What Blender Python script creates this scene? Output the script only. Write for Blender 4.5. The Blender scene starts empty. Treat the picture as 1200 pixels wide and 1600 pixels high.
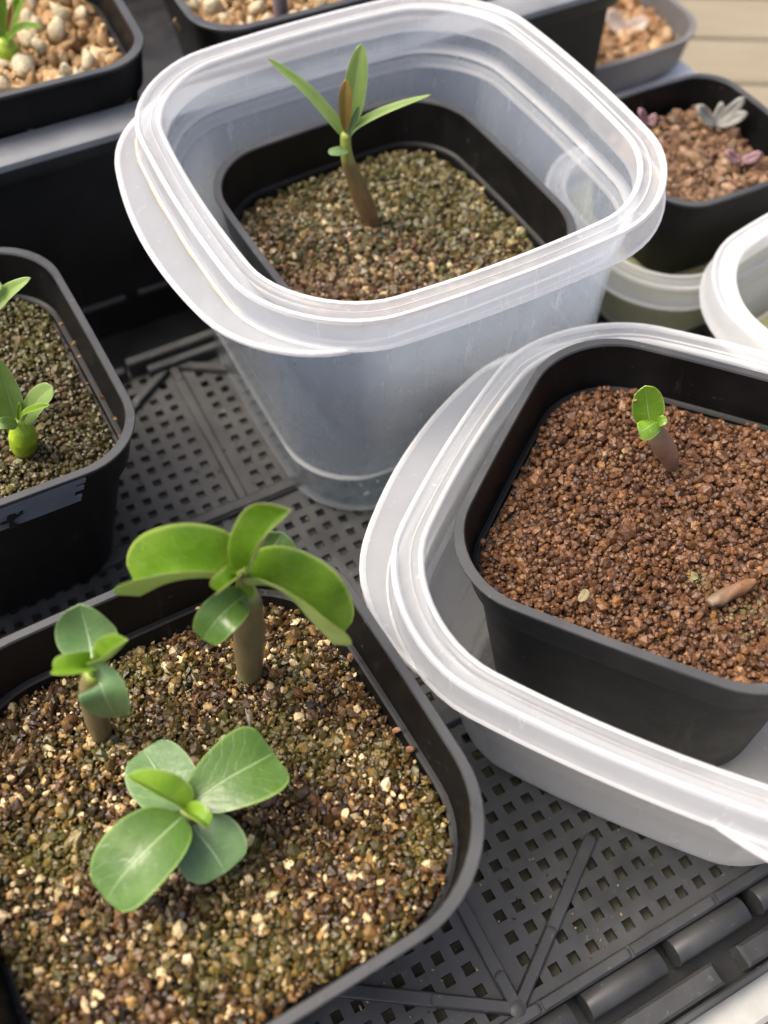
import bpy, math, random
import numpy as np
from mathutils import Matrix, Vector

# ------------------------------------------------------------------ camera, sky, sun, exposure
S = 0.01                                   # everything below is written in centimetres
scene = bpy.context.scene
col = scene.collection
F_PX, PITCH, ROLL, CAM_H = 1485.4, 0.9808, 0.0117, 30.0
fw = np.array([0, math.cos(PITCH), -math.sin(PITCH)])
_rt = np.array([1.0, 0, 0]); _up = np.cross(_rt, fw)
r2 = math.cos(ROLL) * _rt + math.sin(ROLL) * _up
u2 = -math.sin(ROLL) * _rt + math.cos(ROLL) * _up
cam_d = bpy.data.cameras.new('camera')
cam = bpy.data.objects.new('camera', cam_d); col.objects.link(cam)
cam_d.sensor_fit = 'VERTICAL'; cam_d.sensor_height = 36.0
cam_d.lens = F_PX / 1600 * 36.0
cam_d.clip_start = 0.005; cam_d.clip_end = 200
cam_d.dof.use_dof = True; cam_d.dof.focus_distance = 0.268; cam_d.dof.aperture_fstop = 9.0
cam.matrix_world = Matrix(((r2[0], u2[0], -fw[0], 0), (r2[1], u2[1], -fw[1], 0), (r2[2], u2[2], -fw[2], CAM_H * S), (0, 0, 0, 1)))
scene.camera = cam

SUN_ELEV, SUN_AZ = 61.0, -82.0              # azimuth measured from +Y (away from camera) towards +X
world = bpy.data.worlds.new('World'); scene.world = world; world.use_nodes = True
wn = world.node_tree.nodes; wl = world.node_tree.links
sky = wn.new('ShaderNodeTexSky'); sky.sky_type = 'NISHITA'; sky.sun_disc = False
sky.sun_elevation = math.radians(SUN_ELEV); sky.sun_rotation = math.radians(SUN_AZ)
sky.air_density = 0.5; sky.dust_density = 6.0; sky.ozone_density = 0.2
wl.new(sky.outputs[0], wn['Background'].inputs[0]); wn['Background'].inputs[1].default_value = 0.15
sun_d = bpy.data.lights.new('sun', 'SUN'); sun = bpy.data.objects.new('sun', sun_d); col.objects.link(sun)
sun_d.energy = 1.1; sun_d.angle = math.radians(35); sun_d.color = (1.0, 0.95, 0.80)
_el, _az = math.radians(SUN_ELEV), math.radians(SUN_AZ)
_sd = Vector((math.cos(_el) * math.sin(_az), math.cos(_el) * math.cos(_az), math.sin(_el)))
sun.rotation_euler = _sd.to_track_quat('Z', 'Y').to_euler()
scene.view_settings.view_transform = 'Standard'; scene.view_settings.look = 'None'
scene.view_settings.exposure = 1.12; scene.view_settings.gamma = 1.0
scene.cycles.use_denoising = True
scene.cycles.max_bounces = 10; scene.cycles.transparent_max_bounces = 32
scene.cycles.transmission_bounces = 8; scene.cycles.caustics_reflective = False

rng = np.random.default_rng(7); random.seed(7)

# ------------------------------------------------------------------ pixel helpers (photo pixel + a known height or depth)
def ray(x, y): return fw + ((x - 600) / F_PX) * r2 - ((y - 800) / F_PX) * u2
def hz(x, y, z):
    d = ray(x, y); return d * ((z - CAM_H) / d[2]) + np.array([0, 0, CAM_H])
def hy(x, y, Y):
    d = ray(x, y); return d * (Y / d[1]) + np.array([0, 0, CAM_H])
def zfor(x, y, py):                        # height above (x, y) that shows at picture row py
    k = F_PX * u2 + (py - 800) * fw
    return CAM_H - (x * k[0] + y * k[1]) / k[2]
TH = 0.4936                                # the tray's heading
cT, sT = math.cos(TH), math.sin(TH)
def W(u, v, z=0.0): return np.array([u * cT - v * sT, u * sT + v * cT, z])
def UV(p): return (p[0] * cT + p[1] * sT, -p[0] * sT + p[1] * cT)

# ------------------------------------------------------------------ object helpers
def mesh_obj(name, verts, faces, mats, parent=None, smooth=True, mat_idx=None, uvs=None, cols=None):
    me = bpy.data.meshes.new(name)
    me.from_pydata((np.asarray(verts, float) * S).tolist(), [], [tuple(f) for f in faces])
    o = bpy.data.objects.new(name, me); col.objects.link(o)
    for m in (mats if isinstance(mats, (list, tuple)) else [mats]): me.materials.append(m)
    if mat_idx is not None: me.polygons.foreach_set('material_index', np.asarray(mat_idx, np.int32))
    if smooth: me.polygons.foreach_set('use_smooth', np.ones(len(me.polygons), bool))
    if uvs is not None:
        lay = me.uv_layers.new(name='UVMap')
        vi = np.empty(len(me.loops), np.int32); me.loops.foreach_get('vertex_index', vi)
        lay.data.foreach_set('uv', np.asarray(uvs, np.float32)[vi].ravel())
    if cols is not None:
        a = me.color_attributes.new('tint', 'FLOAT_COLOR', 'POINT')
        a.data.foreach_set('color', np.asarray(cols, np.float32).ravel())
    me.update()
    if parent is not None: o.parent = parent
    return o
def empty(name, loc=(0, 0, 0), parent=None):
    o = bpy.data.objects.new(name, None); col.objects.link(o)
    o.location = [c * S for c in loc]; o.empty_display_size = 0.01
    if parent is not None: o.parent = parent
    return o
def tag(o, label, cat, group=None, kind=None):
    o['label'] = label; o['category'] = cat
    if group: o['group'] = group
    if kind: o['kind'] = kind
    return o
def sharp(o, deg=35):
    me = o.data
    try: me.set_sharp_from_angle(angle=math.radians(deg))
    except Exception: pass
    return o

# ------------------------------------------------------------------ materials
def nodes_mat(name):
    m = bpy.data.materials.new(name); m.use_nodes = True
    nt = m.node_tree; return m, nt.nodes, nt.links, nt.nodes['Principled BSDF']
def ramp(n, l, src, stops):
    r = n.new('ShaderNodeValToRGB'); l.new(src, r.inputs[0])
    while len(r.color_ramp.elements) < len(stops): r.color_ramp.elements.new(0.5)
    for e, (p, c) in zip(r.color_ramp.elements, stops): e.position = p; e.color = (*c, 1)
    return r.outputs[0]
def noise(n, l, scale, detail=4, rough=0.55, coord='Object', sc3=None):
    tc = n.new('ShaderNodeTexCoord'); t = n.new('ShaderNodeTexNoise')
    t.inputs['Scale'].default_value = scale; t.inputs['Detail'].default_value = detail; t.inputs['Roughness'].default_value = rough
    if sc3:
        mp = n.new('ShaderNodeMapping'); mp.inputs['Scale'].default_value = sc3
        l.new(tc.outputs[coord], mp.inputs[0]); l.new(mp.outputs[0], t.inputs['Vector'])
    else: l.new(tc.outputs[coord], t.inputs['Vector'])
    return t.outputs['Fac']
def bump(n, l, b, h, strength, dist):
    bp = n.new('ShaderNodeBump'); bp.inputs['Strength'].default_value = strength; bp.inputs['Distance'].default_value = dist
    l.new(h, bp.inputs['Height']); l.new(bp.outputs[0], b.inputs['Normal'])
def math_n(n, l, op, a, b=None, c=None, clamp=False):
    m = n.new('ShaderNodeMath'); m.operation = op; m.use_clamp = clamp
    for i, v in enumerate((a, b, c)):
        if v is None: continue
        if isinstance(v, (int, float)): m.inputs[i].default_value = v
        else: l.new(v, m.inputs[i])
    return m.outputs[0]

def black_plastic(name, c0, c1, rough=(0.32, 0.55), dust=(0.25, 0.24, 0.22), dust_amt=0.5, spec=0.45):
    m, n, l, b = nodes_mat(name)
    n1 = noise(n, l, 60, 6); n2 = noise(n, l, 380, 3)
    base = ramp(n, l, n1, [(0.35, c0), (0.7, c1)])
    sp = ramp(n, l, n2, [(0.67, (0, 0, 0)), (0.80, (dust_amt,) * 3)])
    mx = n.new('ShaderNodeMix'); mx.data_type = 'RGBA'
    l.new(sp, mx.inputs[0]); l.new(base, mx.inputs[6]); mx.inputs[7].default_value = (*dust, 1)
    n3 = noise(n, l, 140, 6, 0.7, sc3=(1, 1, 0.10)); sc_ = ramp(n, l, n3, [(0.62, (0, 0, 0)), (0.72, (dust_amt * 0.55,) * 3)])   # scuffs and lime streaks
    m5 = n.new('ShaderNodeMix'); m5.data_type = 'RGBA'; l.new(sc_, m5.inputs[0]); l.new(mx.outputs[2], m5.inputs[6]); m5.inputs[7].default_value = (*dust, 1)
    l.new(m5.outputs[2], b.inputs['Base Color'])
    rr = ramp(n, l, n1, [(0.3, (rough[0],) * 3), (0.75, (rough[1],) * 3)]); l.new(rr, b.inputs['Roughness'])
    b.inputs['Specular IOR Level'].default_value = spec
    bump(n, l, b, n2, 0.08, 0.0006)
    return m
M_POT = black_plastic('pot_black_plastic', (0.004, 0.004, 0.004), (0.009, 0.0088, 0.0085), rough=(0.36, 0.55), dust_amt=0.22, spec=0.22)
M_RIM = black_plastic('pot_rim_plastic', (0.035, 0.036, 0.038), (0.055, 0.056, 0.058), rough=(0.4, 0.6), dust_amt=0.35)
M_RIB_LIT = black_plastic('pot_rib_lit_grey', (0.13, 0.13, 0.135), (0.18, 0.18, 0.185), rough=(0.4, 0.6), dust_amt=0.2)  # same black pot; light caught by the ribs is put into this lighter grey
M_TRAY = black_plastic('tray_plastic', (0.032, 0.033, 0.033), (0.060, 0.061, 0.061), rough=(0.32, 0.56), dust=(0.3, 0.29, 0.26), dust_amt=0.45)
M_CRATE = black_plastic('crate_plastic', (0.010, 0.010, 0.010), (0.018, 0.018, 0.018), dust_amt=0.1)
M_CRIM = black_plastic('crate_rim_plastic', (0.16, 0.17, 0.18), (0.22, 0.23, 0.24), rough=(0.45, 0.6), dust_amt=0.1)

def plastic(name, alpha, colr, trans=0.5, rough=0.22, gloss=0.9, wet_z=None, wet_alpha=0.1, scratch=0.1):
    m = bpy.data.materials.new(name); m.use_nodes = True; n = m.node_tree.nodes; l = m.node_tree.links; n.clear()
    out = n.new('ShaderNodeOutputMaterial')
    tr = n.new('ShaderNodeBsdfTransparent'); tr.inputs[0].default_value = (0.97, 0.98, 0.99, 1)
    di = n.new('ShaderNodeBsdfDiffuse'); di.inputs[0].default_value = (*colr, 1)
    tl = n.new('ShaderNodeBsdfTranslucent'); tl.inputs[0].default_value = (*colr, 1)
    gl = n.new('ShaderNodeBsdfGlossy'); gl.inputs['Roughness'].default_value = rough
    m1 = n.new('ShaderNodeMixShader'); m1.inputs[0].default_value = trans
    l.new(di.outputs[0], m1.inputs[1]); l.new(tl.outputs[0], m1.inputs[2])
    nz = noise(n, l, 70, 5, sc3=(1, 1, 0.35)); sc = noise(n, l, 300, 4, 0.7, sc3=(1, 1, 0.15))
    a = math_n(n, l, 'ADD', alpha - 0.05, math_n(n, l, 'MULTIPLY', nz, 0.10))
    s1 = math_n(n, l, 'GREATER_THAN', sc, 0.64)
    a = math_n(n, l, 'ADD', a, math_n(n, l, 'MULTIPLY', s1, scratch), clamp=True)
    if wet_z is not None:
        tc = n.new('ShaderNodeTexCoord'); sx = n.new('ShaderNodeSeparateXYZ')
        g = n.new('ShaderNodeNewGeometry'); l.new(g.outputs['Position'], sx.inputs[0])
        f_ = n.new('ShaderNodeMapRange'); l.new(sx.outputs[2], f_.inputs[0])
        f_.inputs[1].default_value = (wet_z - 0.03) * S; f_.inputs[2].default_value = (wet_z + 0.05) * S
        mm = n.new('ShaderNodeMapRange'); l.new(f_.outputs[0], mm.inputs[0]); mm.inputs[3].default_value = wet_alpha / alpha; mm.inputs[4].default_value = 1
        a = math_n(n, l, 'MULTIPLY', a, mm.outputs[0])
    m2 = n.new('ShaderNodeMixShader'); l.new(a, m2.inputs[0]); l.new(tr.outputs[0], m2.inputs[1]); l.new(m1.outputs[0], m2.inputs[2])
    lw = n.new('ShaderNodeLayerWeight'); lw.inputs[0].default_value = 0.5
    fq = math_n(n, l, 'MULTIPLY', math_n(n, l, 'MULTIPLY_ADD', math_n(n, l, 'POWER', lw.outputs['Facing'], 5.0), 0.5, 0.04), gloss)
    m3 = n.new('ShaderNodeMixShader'); l.new(fq, m3.inputs[0]); l.new(m2.outputs[0], m3.inputs[1]); l.new(gl.outputs[0], m3.inputs[2])
    bp = n.new('ShaderNodeBump'); bp.inputs['Strength'].default_value = 0.06; bp.inputs['Distance'].default_value = 0.001; l.new(nz, bp.inputs['Height'])
    l.new(bp.outputs[0], gl.inputs['Normal'])
    l.new(m3.outputs[0], out.inputs[0])
    return m
PC = (0.80, 0.83, 0.86)
M_RIMW = plastic('clear_rim_plastic', 0.33, (0.90, 0.91, 0.92), trans=0.45, rough=0.3, gloss=0.6)
M_EDGE = plastic('clear_moulded_edge', 0.48, (0.90, 0.91, 0.92), trans=0.5, rough=0.25, gloss=0.7)
M_BEAD = plastic('clear_rim_bead', 0.70, (0.92, 0.92, 0.91), trans=0.4, rough=0.3, gloss=0.6)
M_TAB = plastic('clear_tab_plastic', 0.46, (0.90, 0.91, 0.93), trans=0.45, rough=0.3, gloss=0.6)

def grain_mat(name, rough=0.55, spec=0.5):
    m, n, l, b = nodes_mat(name)
    at = n.new('ShaderNodeAttribute'); at.attribute_name = 'tint'
    nz = noise(n, l, 900, 3, 0.7)
    mx = n.new('ShaderNodeMix'); mx.data_type = 'RGBA'; mx.blend_type = 'MULTIPLY'; mx.inputs[0].default_value = 1
    l.new(at.outputs['Color'], mx.inputs[6]); l.new(ramp(n, l, nz, [(0.3, (0.55,) * 3), (0.7, (1.3,) * 3)]), mx.inputs[7])
    l.new(mx.outputs[2], b.inputs['Base Color'])
    l.new(math_n(n, l, 'SUBTRACT', rough, math_n(n, l, 'MULTIPLY', at.outputs['Alpha'], 0.35)), b.inputs['Roughness'])
    b.inputs['Specular IOR Level'].default_value = spec
    bump(n, l, b, nz, 0.5, 0.0006)
    return m
M_SOIL = grain_mat('damp_soil', 0.42, 0.6)
M_SOILB = grain_mat('red_clay_granules', 0.5, 0.45)
M_STONE = grain_mat('pumice', 0.8, 0.25)

def leaf_mat(name, c, c2, vein, rough=0.32, transl=0.25, tcol=None, edge=None, bloom=None):
    m, n, l, b = nodes_mat(name); nt = m.node_tree
    uv = n.new('ShaderNodeUVMap'); sx = n.new('ShaderNodeSeparateXYZ'); l.new(uv.outputs[0], sx.inputs[0])
    av = math_n(n, l, 'ABSOLUTE', math_n(n, l, 'SUBTRACT', sx.outputs[1], 0.5))
    nz = noise(n, l, 130, 4); nf = noise(n, l, 700, 3)
    base = ramp(n, l, nz, [(0.3, c), (0.72, c2)])
    wmid = math_n(n, l, 'MULTIPLY_ADD', sx.outputs[0], -0.028, 0.038)
    mid = n.new('ShaderNodeMapRange'); mid.interpolation_type = 'SMOOTHSTEP'
    l.new(math_n(n, l, 'DIVIDE', av, wmid), mid.inputs[0]); mid.inputs[1].default_value = 0.35; mid.inputs[2].default_value = 1.1; mid.inputs[3].default_value = 0.85; mid.inputs[4].default_value = 0
    # side veins leave the midrib at an angle
    ph = math_n(n, l, 'ADD', math_n(n, l, 'MULTIPLY', sx.outputs[0], 7.0), math_n(n, l, 'MULTIPLY', av, -5.0))
    ph = math_n(n, l, 'ADD', ph, math_n(n, l, 'MULTIPLY', nz, 2.6))
    pp = math_n(n, l, 'PINGPONG', ph, 0.5)
    sv = n.new('ShaderNodeMapRange'); sv.interpolation_type = 'SMOOTHSTEP'; l.new(pp, sv.inputs[0])
    sv.inputs[1].default_value = 0.0; sv.inputs[2].default_value = 0.055; sv.inputs[3].default_value = 0.15; sv.inputs[4].default_value = 0
    vm = math_n(n, l, 'MAXIMUM', mid.outputs[0], sv.outputs[0])
    mx = n.new('ShaderNodeMix'); mx.data_type = 'RGBA'; l.new(vm, mx.inputs[0]); l.new(base, mx.inputs[6]); mx.inputs[7].default_value = (*vein, 1)
    eg = n.new('ShaderNodeMapRange'); l.new(av, eg.inputs[0]); eg.inputs[1].default_value = 0.462; eg.inputs[2].default_value = 0.49; eg.inputs[3].default_value = 0; eg.inputs[4].default_value = 0.7
    m2 = n.new('ShaderNodeMix'); m2.data_type = 'RGBA'; l.new(eg.outputs[0], m2.inputs[0]); l.new(mx.outputs[2], m2.inputs[6]); m2.inputs[7].default_value = (*(edge or vein), 1)
    nd = noise(n, l, 1100, 2, 0.5); ds = ramp(n, l, nd, [(0.70, (0, 0, 0)), (0.78, (0.35,) * 3)])
    m4 = n.new('ShaderNodeMix'); m4.data_type = 'RGBA'; l.new(ds, m4.inputs[0]); l.new(m2.outputs[2], m4.inputs[6]); m4.inputs[7].default_value = (0.5, 0.5, 0.42, 1)
    l.new(m4.outputs[2], b.inputs['Base Color'])
    l.new(ramp(n, l, nz, [(0.3, (rough - 0.06,) * 3), (0.7, (rough + 0.12,) * 3)]), b.inputs['Roughness'])
    b.inputs['Specular IOR Level'].default_value = 0.5
    hgt = math_n(n, l, 'ADD', math_n(n, l, 'MULTIPLY', nf, 0.3), math_n(n, l, 'MULTIPLY', vm, -1.0))
    hgt = math_n(n, l, 'ADD', hgt, math_n(n, l, 'MULTIPLY', nz, 0.8))
    bump(n, l, b, hgt, 0.55, 0.0006)
    tl = n.new('ShaderNodeBsdfTranslucent'); tl.inputs[0].default_value = (*(tcol or (c2[0] * 1.6, c2[1] * 1.5, c2[2])), 1)
    ms = n.new('ShaderNodeMixShader'); ms.inputs[0].default_value = transl
    l.new(b.outputs[0], ms.inputs[1]); l.new(tl.outputs[0], ms.inputs[2]); l.new(ms.outputs[0], n['Material Output'].inputs[0])
    return m
M_L1 = leaf_mat('leaf_bright_green', (0.11, 0.23, 0.018), (0.20, 0.34, 0.030), (0.42, 0.56, 0.22), rough=0.24, edge=(0.50, 0.62, 0.14))
M_L1B = leaf_mat('leaf_bright_underside', (0.54, 0.66, 0.20), (0.62, 0.72, 0.26), (0.5, 0.6, 0.2), rough=0.4, transl=0.35, tcol=(0.55, 0.72, 0.12), edge=(0.42, 0.55, 0.12))
M_L3 = leaf_mat('leaf_dull_green', (0.065, 0.14, 0.024), (0.105, 0.195, 0.036), (0.30, 0.42, 0.18), rough=0.24, transl=0.15, edge=(0.28, 0.42, 0.10))
M_L3B = leaf_mat('leaf_dull_underside', (0.20, 0.30, 0.10), (0.26, 0.36, 0.14), (0.36, 0.45, 0.22), rough=0.4, transl=0.15)
M_LC = leaf_mat('cotyledon_grey_green', (0.10, 0.19, 0.065), (0.16, 0.27, 0.10), (0.40, 0.52, 0.30), rough=0.28, transl=0.12, edge=(0.28, 0.40, 0.16))
M_LY = leaf_mat('leaf_young_green', (0.17, 0.32, 0.02), (0.25, 0.40, 0.04), (0.42, 0.52, 0.18), rough=0.35)
M_LYB = leaf_mat('leaf_young_pink_edge', (0.34, 0.36, 0.12), (0.42, 0.36, 0.20), (0.45, 0.40, 0.2), rough=0.4)
M_LN = leaf_mat('leaf_narrow_green', (0.20, 0.32, 0.07), (0.28, 0.40, 0.11), (0.48, 0.58, 0.30), rough=0.4)
M_LNB = leaf_mat('leaf_narrow_underside', (0.32, 0.42, 0.18), (0.40, 0.48, 0.24), (0.48, 0.55, 0.34), rough=0.45)
M_LO = leaf_mat('leaf_bronze', (0.23, 0.15, 0.03), (0.30, 0.20, 0.04), (0.40, 0.32, 0.08), rough=0.4, tcol=(0.4, 0.28, 0.06))
M_LPALE = leaf_mat('leaf_pale_grey', (0.20, 0.20, 0.17), (0.28, 0.28, 0.24), (0.5, 0.5, 0.44), rough=0.5, transl=0.1)
M_LPINK = leaf_mat('leaf_pink', (0.22, 0.11, 0.13), (0.30, 0.17, 0.18), (0.5, 0.36, 0.36), rough=0.45, transl=0.1)
M_LDRY = leaf_mat('leaf_dry_brown', (0.26, 0.13, 0.04), (0.36, 0.20, 0.07), (0.4, 0.25, 0.1), rough=0.6, transl=0.1)
M_HUSK = leaf_mat('husk_tan', (0.22, 0.19, 0.09), (0.30, 0.25, 0.13), (0.3, 0.25, 0.13), rough=0.6, transl=0.1)
M_LWHITE = leaf_mat('leaf_creamy_white', (0.42, 0.33, 0.27), (0.52, 0.43, 0.36), (0.7, 0.6, 0.5), rough=0.5, transl=0.1)

def stem_mat(name, stops, rough=0.4, streak=True):       # colour runs along the stem (UV.x)
    m, n, l, b = nodes_mat(name)
    uv = n.new('ShaderNodeUVMap'); sx = n.new('ShaderNodeSeparateXYZ'); l.new(uv.outputs[0], sx.inputs[0])
    nz = noise(n, l, 260, 5, 0.65, sc3=(1, 1, 0.3 if streak else 1))
    f_ = math_n(n, l, 'ADD', sx.outputs[0], math_n(n, l, 'MULTIPLY', math_n(n, l, 'SUBTRACT', nz, 0.5), 0.22), clamp=True)
    base = ramp(n, l, f_, stops)
    mx = n.new('ShaderNodeMix'); mx.data_type = 'RGBA'; mx.blend_type = 'MULTIPLY'; mx.inputs[0].default_value = 1
    l.new(base, mx.inputs[6]); l.new(ramp(n, l, nz, [(0.3, (0.72,) * 3), (0.72, (1.2,) * 3)]), mx.inputs[7])
    l.new(mx.outputs[2], b.inputs['Base Color']); b.inputs['Roughness'].default_value = rough
    b.inputs['Subsurface Weight'].default_value = 0.12; b.inputs['Subsurface Radius'].default_value = (0.003, 0.002, 0.001); b.inputs['Subsurface Scale'].default_value = 0.3
    bump(n, l, b, nz, 0.6, 0.0008)
    return m
M_STEM = stem_mat('caudex_brown', [(0.0, (0.30, 0.28, 0.13)), (0.14, (0.20, 0.16, 0.075)), (0.6, (0.18, 0.135, 0.065)), (0.88, (0.22, 0.18, 0.075)), (1.0, (0.32, 0.38, 0.08))])
M_STEMA = stem_mat('slim_stem', [(0.0, (0.18, 0.10, 0.055)), (0.35, (0.18, 0.115, 0.045)), (0.62, (0.19, 0.135, 0.05)), (0.72, (0.30, 0.30, 0.07)), (1.0, (0.30, 0.36, 0.07))])
M_STEMB = stem_mat('pink_stem', [(0.0, (0.30, 0.25, 0.12)), (0.12, (0.29, 0.17, 0.11)), (0.8, (0.30, 0.19, 0.12)), (1.0, (0.30, 0.26, 0.12))])
M_BULB = stem_mat('green_bulb', [(0.0, (0.36, 0.42, 0.05)), (0.4, (0.32, 0.46, 0.02)), (1.0, (0.34, 0.50, 0.05))], streak=False)
M_GREY = stem_mat('grey_woody_stem', [(0.0, (0.16, 0.12, 0.12)), (1.0, (0.18, 0.15, 0.15))], rough=0.7)
M_DRY = stem_mat('dry_stub', [(0.0, (0.20, 0.15, 0.10)), (0.5, (0.19, 0.095, 0.045)), (1.0, (0.25, 0.125, 0.05))], rough=0.6)

def simple_mat(name, c0, c1, rough, scale=40, sc3=None, bmp=0.2, dist=0.001):
    m, n, l, b = nodes_mat(name)
    nz = noise(n, l, scale, 6, 0.6, sc3=sc3)
    l.new(ramp(n, l, nz, [(0.3, c0), (0.7, c1)]), b.inputs['Base Color']); b.inputs['Roughness'].default_value = rough
    bump(n, l, b, nz, bmp, dist); return m
M_FOAM = simple_mat('white_foam_board', (0.36, 0.36, 0.33), (0.46, 0.46, 0.42), 0.8, 120)
M_DECK = simple_mat('deck_wood', (0.20, 0.17, 0.115), (0.26, 0.22, 0.15), 0.7, 18, sc3=(1, 14, 14), bmp=0.35)
M_GROUND = simple_mat('bare_ground', (0.12, 0.10, 0.08), (0.2, 0.17, 0.13), 0.9, 4)
M_WHITE = simple_mat('white_tub_plastic', (0.78, 0.77, 0.74), (0.84, 0.83, 0.80), 0.4, 30, bmp=0.02)
M_STAIN = simple_mat('ochre_water_stain', (0.55, 0.36, 0.14), (0.66, 0.52, 0.30), 0.6, 200)
M_MARK = simple_mat('black_mark', (0.006, 0.006, 0.006), (0.01, 0.01, 0.01), 0.6)
M_RED = simple_mat('red_bead_paint', (0.6, 0.05, 0.05), (0.65, 0.08, 0.08), 0.4)
M_GREYPOT = black_plastic('grey_pot_plastic', (0.12, 0.115, 0.11), (0.17, 0.16, 0.155), rough=(0.4, 0.6), dust_amt=0.2)
M_FOAM_DIM = simple_mat('foam_dim_olive', (0.13, 0.125, 0.085), (0.18, 0.17, 0.12), 0.8, 30)  # dim tone of the foam below the tray, put into the colour
M_WOOD = simple_mat('yellow_wood', (0.5, 0.36, 0.15), (0.58, 0.43, 0.2), 0.6, 20, sc3=(1, 12, 12))

m, n, l, b = nodes_mat('water'); n.remove(b)
_o = n['Material Output']; _t = n.new('ShaderNodeBsdfTransparent'); _t.inputs[0].default_value = (0.90, 0.94, 0.94, 1)
_g = n.new('ShaderNodeBsdfGlossy'); _g.inputs['Roughness'].default_value = 0.02
_lw = n.new('ShaderNodeLayerWeight'); _f = n.new('ShaderNodeMath'); _f.operation = 'POWER'; l.new(_lw.outputs['Facing'], _f.inputs[0]); _f.inputs[1].default_value = 4.0; _m = n.new('ShaderNodeMixShader')
l.new(_f.outputs[0], _m.inputs[0]); l.new(_t.outputs[0], _m.inputs[1]); l.new(_g.outputs[0], _m.inputs[2]); l.new(_m.outputs[0], _o.inputs[0])
M_WATER = m
m = M_WATER.copy(); m.name = 'algae_water'
for q in m.node_tree.nodes:
    if q.type == 'BSDF_TRANSPARENT': q.inputs[0].default_value = (0.88, 0.87, 0.62, 1)
M_ALGAE = m
_n = m.node_tree.nodes; _l = m.node_tree.links; _d = _n.new('ShaderNodeBsdfDiffuse'); _d.inputs[0].default_value = (0.50, 0.49, 0.27, 1)
_x = _n.new('ShaderNodeMixShader'); _x.inputs[0].default_value = 0.45; _out = _n['Material Output']; _src = _out.inputs[0].links[0].from_socket
_l.new(_src, _x.inputs[1]); _l.new(_d.outputs[0], _x.inputs[2]); _l.new(_x.outputs[0], _out.inputs[0])

# ------------------------------------------------------------------ shape helpers
NS, NC = 10, 12
def outline(a, r, b=0.0):
    """rounded square of half side a, corner radius r, sides bowed by b"""
    r = max(0.15, min(r, a - 0.05)); pts = []
    for q in range(4):
        ca, sa = [(1, 0), (0, 1), (-1, 0), (0, -1)][q]
        loc = []
        for k in range(NS): loc.append((a, -(a - r) + 2 * (a - r) * k / NS))
        for k in range(NC):
            t = math.pi / 2 * k / NC
            loc.append((a - r + r * math.cos(t), a - r + r * math.sin(t)))
        for x, y in loc: pts.append((x * ca - y * sa, x * sa + y * ca))
    p = np.array(pts)
    x = p[:, 0] * (1 - b / a * (p[:, 1] / a) ** 2)
    y = p[:, 1] * (1 - b / a * (p[:, 0] / a) ** 2)
    return np.stack([x, y], 1)
def loft(rings, cap0=False, cap1=False):
    """rings: (half, radius, bow, z)"""
    V = []; Fc = []; n_ = 4 * (NS + NC)
    for h_, r_, b_, z_ in rings:
        o = outline(h_, r_, b_); V.append(np.column_stack([o, np.full(n_, z_)]))
    for i in range(len(rings) - 1):
        for k in range(n_):
            k2 = (k + 1) % n_
            Fc.append((i * n_ + k, i * n_ + k2, (i + 1) * n_ + k2, (i + 1) * n_ + k))
    V = np.concatenate(V)
    if cap0: Fc.append(tuple(range(n_ - 1, -1, -1)))
    if cap1: Fc.append(tuple((len(rings) - 1) * n_ + k for k in range(n_)))
    return V, Fc
def box_mesh(x0, x1, y0, y1, z0, z1, bev=0.0):
    if bev <= 0:
        V = [(x, y, z) for z in (z0, z1) for x, y in ((x0, y0), (x1, y0), (x1, y1), (x0, y1))]
        return V, [(3, 2, 1, 0), (4, 5, 6, 7), (0, 1, 5, 4), (1, 2, 6, 5), (2, 3, 7, 6), (3, 0, 4, 7)]
    V = []
    for z, i in ((z0, 0), (z1 - bev, 0), (z1, bev)):
        V += [(x0 + i, y0 + i, z), (x1 - i, y0 + i, z), (x1 - i, y1 - i, z), (x0 + i, y1 - i, z)]
    Fc = [(3, 2, 1, 0), (8, 9, 10, 11)]
    for r_ in (0, 4):
        for k in range(4): Fc.append((r_ + k, r_ + (k + 1) % 4, r_ + 4 + (k + 1) % 4, r_ + 4 + k))
    return V, Fc
def catmull(P, n_):
    P = np.asarray(P, float)
    if len(P) == 2: P = np.array([P[0], P[0] * 2 / 3 + P[1] / 3, P[0] / 3 + P[1] * 2 / 3, P[1]])
    Q = np.vstack([2 * P[0] - P[1], P, 2 * P[-1] - P[-2]])
    out = []
    for s in np.linspace(0, len(P) - 1 - 1e-9, n_):
        i = int(s); t = s - i; a, b_, c, d = Q[i:i + 4]
        out.append(0.5 * (2 * b_ + (c - a) * t + (2 * a - 5 * b_ + 4 * c - d) * t * t + (3 * b_ - a - 3 * c + d) * t ** 3))
    return np.array(out)
def nrm(v): return v / (np.linalg.norm(v, axis=-1, keepdims=True) + 1e-12)
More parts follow.
